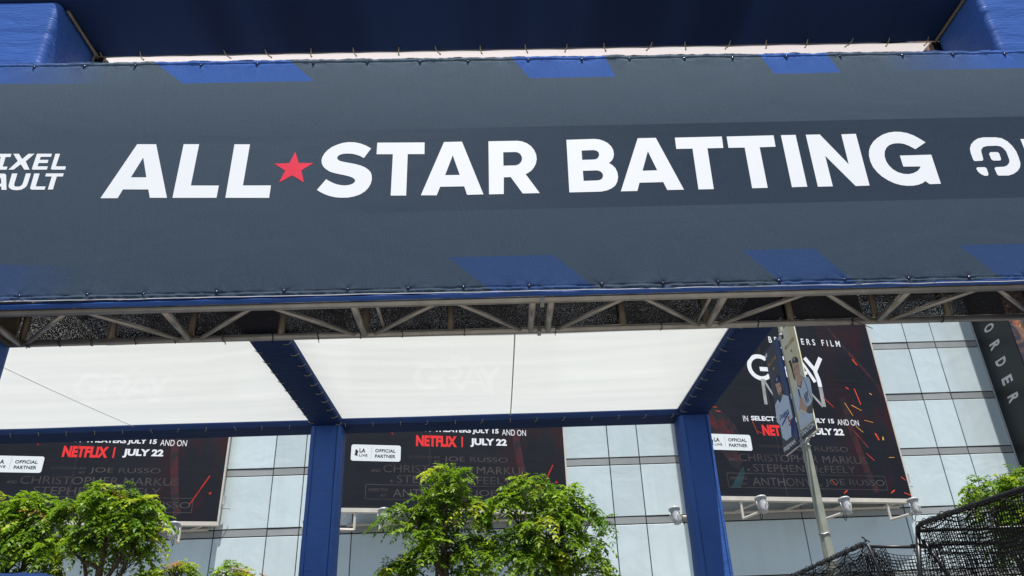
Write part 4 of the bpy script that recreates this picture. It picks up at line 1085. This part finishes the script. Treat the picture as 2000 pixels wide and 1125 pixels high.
tree('broad leafy green tree whose right boughs reach over the pale wall panels', (.85, 13, 0), (.85, 13, 3.3), [
    (.52, 13, 4.42, .40, .30), (.10, 13, 4.22, .36, .30), (1.05, 13.1, 4.20, .44, .32), (1.38, 13, 4.00, .34, .28), (.75, 12.9, 3.75, .60, .40), (.15, 12.9, 3.45, .42, .36), (1.2, 12.9, 3.45, .48, .36), (1.38, 13, 3.12, .40, .30), (.55, 12.8, 3.15, .6, .4)], 22, .26)
tree('leafy green tree with a round crown before the left billboard', (-6.45, 13, 0), (-6.42, 13, 3.45), [
    (-6.45, 13, 4.50, .46, .34), (-5.95, 13, 4.25, .40, .34), (-6.95, 13, 4.28, .42, .36), (-5.85, 12.9, 3.92, .36, .32), (-6.45, 12.9, 3.95, .55, .38), (-6.95, 13, 3.75, .46, .38), (-6.0, 13, 3.62, .36, .28)], 23, .22, warm=.10)
tree('leafy green tree cut off by the left edge of the photograph', (-8.1, 13.2, 0), (-8.05, 13.2, 3.4), [
    (-7.85, 13.2, 4.42, .46, .34), (-8.45, 13.2, 4.35, .48, .36), (-7.55, 13.1, 4.10, .44, .36), (-8.2, 13, 3.85, .62, .42), (-7.6, 13, 3.60, .50, .40), (-8.4, 13, 3.3, .6, .4), (-7.4, 13.1, 3.2, .4, .3)], 24, .22, warm=.08)
tree('low yellow green tree top at the bottom, right of the round left tree', (-5.45, 13, 0), (-5.45, 13, 2.6), [
    (-5.18, 13, 3.30, .34, .24), (-5.62, 13, 3.18, .36, .24), (-5.4, 13, 2.95, .55, .3), (-4.95, 13, 3.05, .3, .25)], 25, .75, L=.20, density=330, warm=.12, group='low tree tops at the bottom edge')
tree('low green tree top with a reddish tip, left of the blue middle post', (-4.3, 13, 0), (-4.3, 13, 2.6), [
    (-4.30, 13, 3.20, .34, .24), (-4.05, 13, 3.08, .34, .22), (-4.3, 13, 2.9, .5, .28)], 26, .35, L=.20, density=330, warm=.22, group='low tree tops at the bottom edge')
tree('leafy green tree at the right edge, seen partly through the black netting', (8.9, 13.4, 0), (8.85, 13.4, 3.1), [
    (8.62, 13.4, 4.28, .42, .30), (9.2, 13.4, 4.3, .5, .34), (8.5, 13.4, 3.95, .40, .32), (8.75, 13.3, 3.65, .50, .36), (9.4, 13.4, 3.8, .6, .4), (8.9, 13.4, 3.3, .5, .3)], 27, .25)

# ================================================================== BATTING CAGE
cage = thing('batting_cage', 'black batting cage with rope netting on pipe frames at the lower right', 'batting cage', (5.3, 10, 0))
def pipe(a, b, nm, r=.026): return build(MB().tube(a, b, r, 10), nm, MAT['blackpipe'], cage, True)
A = (5.30, 10.0, 3.20); Bp = (5.07, 11.0, 3.15)
build(MB().path([(5.56, 6.4, 3.205), (5.36, 9.2, 3.21), (5.31, 9.88, 3.205), (5.295, 9.97, 3.17), (5.29, 10.0, 3.09)], .030, 10), 'top_rail', MAT['blackpipe'], cage, True)
build(MB().path([(5.29, 10.0, 3.1), (5.17, 10.0, 2.55), (5.02, 10.0, 0)], .030, 10), 'leg', MAT['blackpipe'], cage, True)
build(MB().path([(5.31, 9.96, 3.02), (5.52, 9.9, 2.5), (5.95, 9.8, 1.4)], .026, 10), 'brace', MAT['blackpipe'], cage, True)
pipe((5.32, 10.0, 3.135), (9.4, 10.0, 3.135), 'crossbar', .022)
pipe((5.32, 10.3, 3.00), (9.4, 10.3, 3.00), 'crossbar', .020)
pipe((5.36, 9.0, 2.1), (9.4, 9.0, 2.1), 'crossbar', .020)
build(MB().path([(5.26, 14.9, 3.13), (5.12, 12.0, 3.15), (5.08, 11.1, 3.155), (5.09, 11.0, 3.11), (5.16, 10.98, 2.7), (5.3, 10.95, 1.8), (5.5, 10.9, 0)], .026, 10), 'top_rail', MAT['blackpipe'], cage, True)
pipe((5.10, 11.0, 3.10), (6.1, 11.0, 3.06), 'crossbar', .022)
pipe((5.6, 6.4, 3.2), (5.6, 6.4, 0), 'leg', .03)
pipe((5.26, 14.9, 3.13), (5.3, 14.9, 0), 'leg', .026)
def netting(Pf, U, Vn, cell, r=.0056, seed=0, name='netting'):
    # real knotted cords: two families of thin three sided cords that follow a sagging sheet
    m = MB(); nu, nv = int(U / cell), int(Vn / cell)
    def cord(pts):
        pts = [Vector(p) for p in pts]; k = len(m.v)
        for i, p in enumerate(pts):
            d = (pts[min(i+1, len(pts)-1)] - pts[max(i-1, 0)]).normalized(); a = d.orthogonal().normalized(); b = d.cross(a)
            for q in range(3): th = 2.094 * q; m.v.append(tuple(p + (a * math.cos(th) + b * math.sin(th)) * r))
        for i in range(len(pts) - 1):
            for q in range(3): m.f.append((k+i*3+q, k+i*3+(q+1)%3, k+i*3+3+(q+1)%3, k+i*3+3+q))
    for i in range(nu + 1):
        cord([Pf(i / nu, j / (nv // 2)) for j in range(nv // 2 + 1)])
    for j in range(nv + 1):
        cord([Pf(i / (nu // 2), j / nv) for i in range(nu // 2 + 1)])
    o = build(m, name, MAT['net'], cage); o['kind'] = 'stuff'; return o
nz = lambda a, b, c: noise.noise(Vector((a, b, c)))
def side1(u, v):     # hangs from the near rail
    y = 6.5 + 3.45 * u; x0 = 5.56 - .26 * u; z = 3.19 - 2.2 * v
    return (x0 + .05 + .10 * v + .10 * nz(u*3, v*3, 1) * min(1, v * 4), y + .08 * nz(u*4, v*4, 2), z + .03 * math.sin(u * 30) * (1 - v) ** 3 - .05 * nz(u*5, v*2, 3))
def back1(u, v):
    return (5.32 + 3.9 * u + .05 * nz(u*6, v*4, 4), 10.02 + .15 * nz(u*4, v*3, 5), 3.12 - 1.6 * v - .05 * math.sin(u * math.pi * 3) ** 2 * (1 - v) - .03 * nz(u*9, v*3, 6))
def mid1(u, v):
    return (5.12 + .98 * u + .06 * nz(u*3, v*3, 7), 11.0 + .10 * nz(u*3, v*3, 8), 3.08 - .10 * math.sin(math.pi * u) * (1 - v) - 1.6 * v - .04 * u)
def side2(u, v):
    y = 11.03 + 3.85 * u; x0 = 5.08 + .17 * u
    return (x0 + .05 * v + .08 * nz(u*4, v*3, 9) * min(1, v*4), y + .12 * nz(u*4, v*4, 10), 3.13 - 1.8 * v - .05 * abs(math.sin(u * 14)) * (1 - v) ** 2)
netting(side1, 3.45, 2.2, .046); netting(lambda u, v: tuple(Vector(side1(u, v)) + Vector((.22, .013, -.02))), 3.45, 2.2, .046, seed=3); netting(back1, 3.9, 1.6, .046); netting(lambda u, v: tuple(Vector(side2(u, v)) + Vector((.25, .02, -.02))), 3.85, 1.8, .048, seed=4); netting(lambda u, v: tuple(Vector(mid1(u, v)) + Vector((.02, .3, -.02))), 1.0, 1.6, .046, seed=5); netting(mid1, 1.0, 1.6, .046); netting(side2, 3.85, 1.8, .048)
# lashing cords wound round the rails and slack loops
def lash(a, b, turns, rad, nm='lashing_cord'):
    a = Vector(a); b = Vector(b); d = b - a; u = d.orthogonal().normalized(); w = d.normalized().cross(u); R = random.Random(turns)
    pts = []
    for k in range(turns * 10 + 1):
        t = k / (turns * 10); th = 2 * math.pi * turns * (t + .25 / turns * noise.noise(Vector((t * turns * .7, 5, a.y))) * 3)
        q = rad * (.82 + .9 * max(0, noise.noise(Vector((t * turns * .9, 1, a.x)))))
        pts.append(a.lerp(b, t) + u * math.cos(th) * q + w * math.sin(th) * q)
    build(MB().path(pts, .0055, 5), nm, MAT['net'], cage, True)
lash((5.56, 6.45, 3.205), (5.36, 9.2, 3.21), 26, .040); lash((5.36, 9.2, 3.21), (5.30, 9.95, 3.19), 10, .048)
lash((5.08, 11.1, 3.155), (5.12, 12.0, 3.15), 9, .042); lash((5.12, 12.0, 3.15), (5.26, 14.9, 3.13), 24, .040)
def loop(pts, r=.008): build(MB().path(pts, r, 5), 'slack_cord', MAT['net'], cage, True)
R = random.Random(8)
def swag(p0, p1, sag, n=12):
    p0 = Vector(p0); p1 = Vector(p1)
    return [p0.lerp(p1, i/n) + Vector((R.uniform(-.012, .012), R.uniform(-.012, .012), -sag * 4 * (i/n) * (1 - i/n) + R.uniform(-.008, .008))) for i in range(n + 1)]
for k in range(5):
    y = 9.9 - k * .55; loop(swag((5.30 + .02*k, y, 3.17), (5.33 + .03*k, y - .6, 3.18), R.uniform(.05, .11)))
for k in range(6):
    y = 11.1 + k * .6; loop(swag((5.06, y, 3.12), (5.08, y + .65, 3.11), R.uniform(.06, .16)))
loop(swag((5.34, 9.98, 3.0), (7.6, 9.98, 3.08), .07, 24)); loop(swag((5.34, 9.98, 2.86), (8.2, 9.98, 3.0), .10, 24)); loop(swag((5.32, 10.28, 2.93), (8.6, 10.28, 2.96), .07, 24))
loop(swag((5.1, 11.0, 3.1), (5.42, 10.98, 2.55), -.03)); loop(swag((5.12, 10.98, 3.08), (5.3, 10.98, 2.5), .0)); loop([(5.08, 11.02, 3.17), (5.05, 11.0, 3.22), (5.02, 11.0, 3.235), (5.06, 11.0, 3.2), (5.12, 11.0, 3.16)])
loop([(5.33, 9.97, 2.98), (5.31, 9.97, 2.86), (5.345, 9.97, 2.80), (5.37, 9.97, 2.88), (5.35, 9.97, 2.97)])

# ================================================================== BLUE COVERED BLOCK, lower left corner
bb = thing('covered_block', 'blue fabric covered block whose rounded top shows in the lower left corner', 'block', (-5.2, 8.0, 0))
m = MB(); n = 44; prof = [(0, 0), (2.66, 0), (2.70, .02), (2.725, .06), (2.735, .14), (2.735, .46), (2.70, .55), (0, .55)]
for j in range(n + 1):
    x = -6.4 + 2.0 * j / n; e = max(0, (x + 4.75) / .35); dz = -.05 * e * e + .004 * math.sin(x * 34)
    for z, y in prof: m.v.append((x, 8.0 + y, z + (dz if z > 1 else 0)))
k = len(prof)
for j in range(n):
    for i in range(k): m.f.append((j*k+i, (j+1)*k+i, (j+1)*k+(i+1)%k, j*k+(i+1)%k))
m.f.append(tuple(range(k))); m.f.append(tuple(n*k+i for i in range(k))[::-1])
o = build(m, 'cover', MAT['blue'], bb); smooth_by_angle(o, 35)
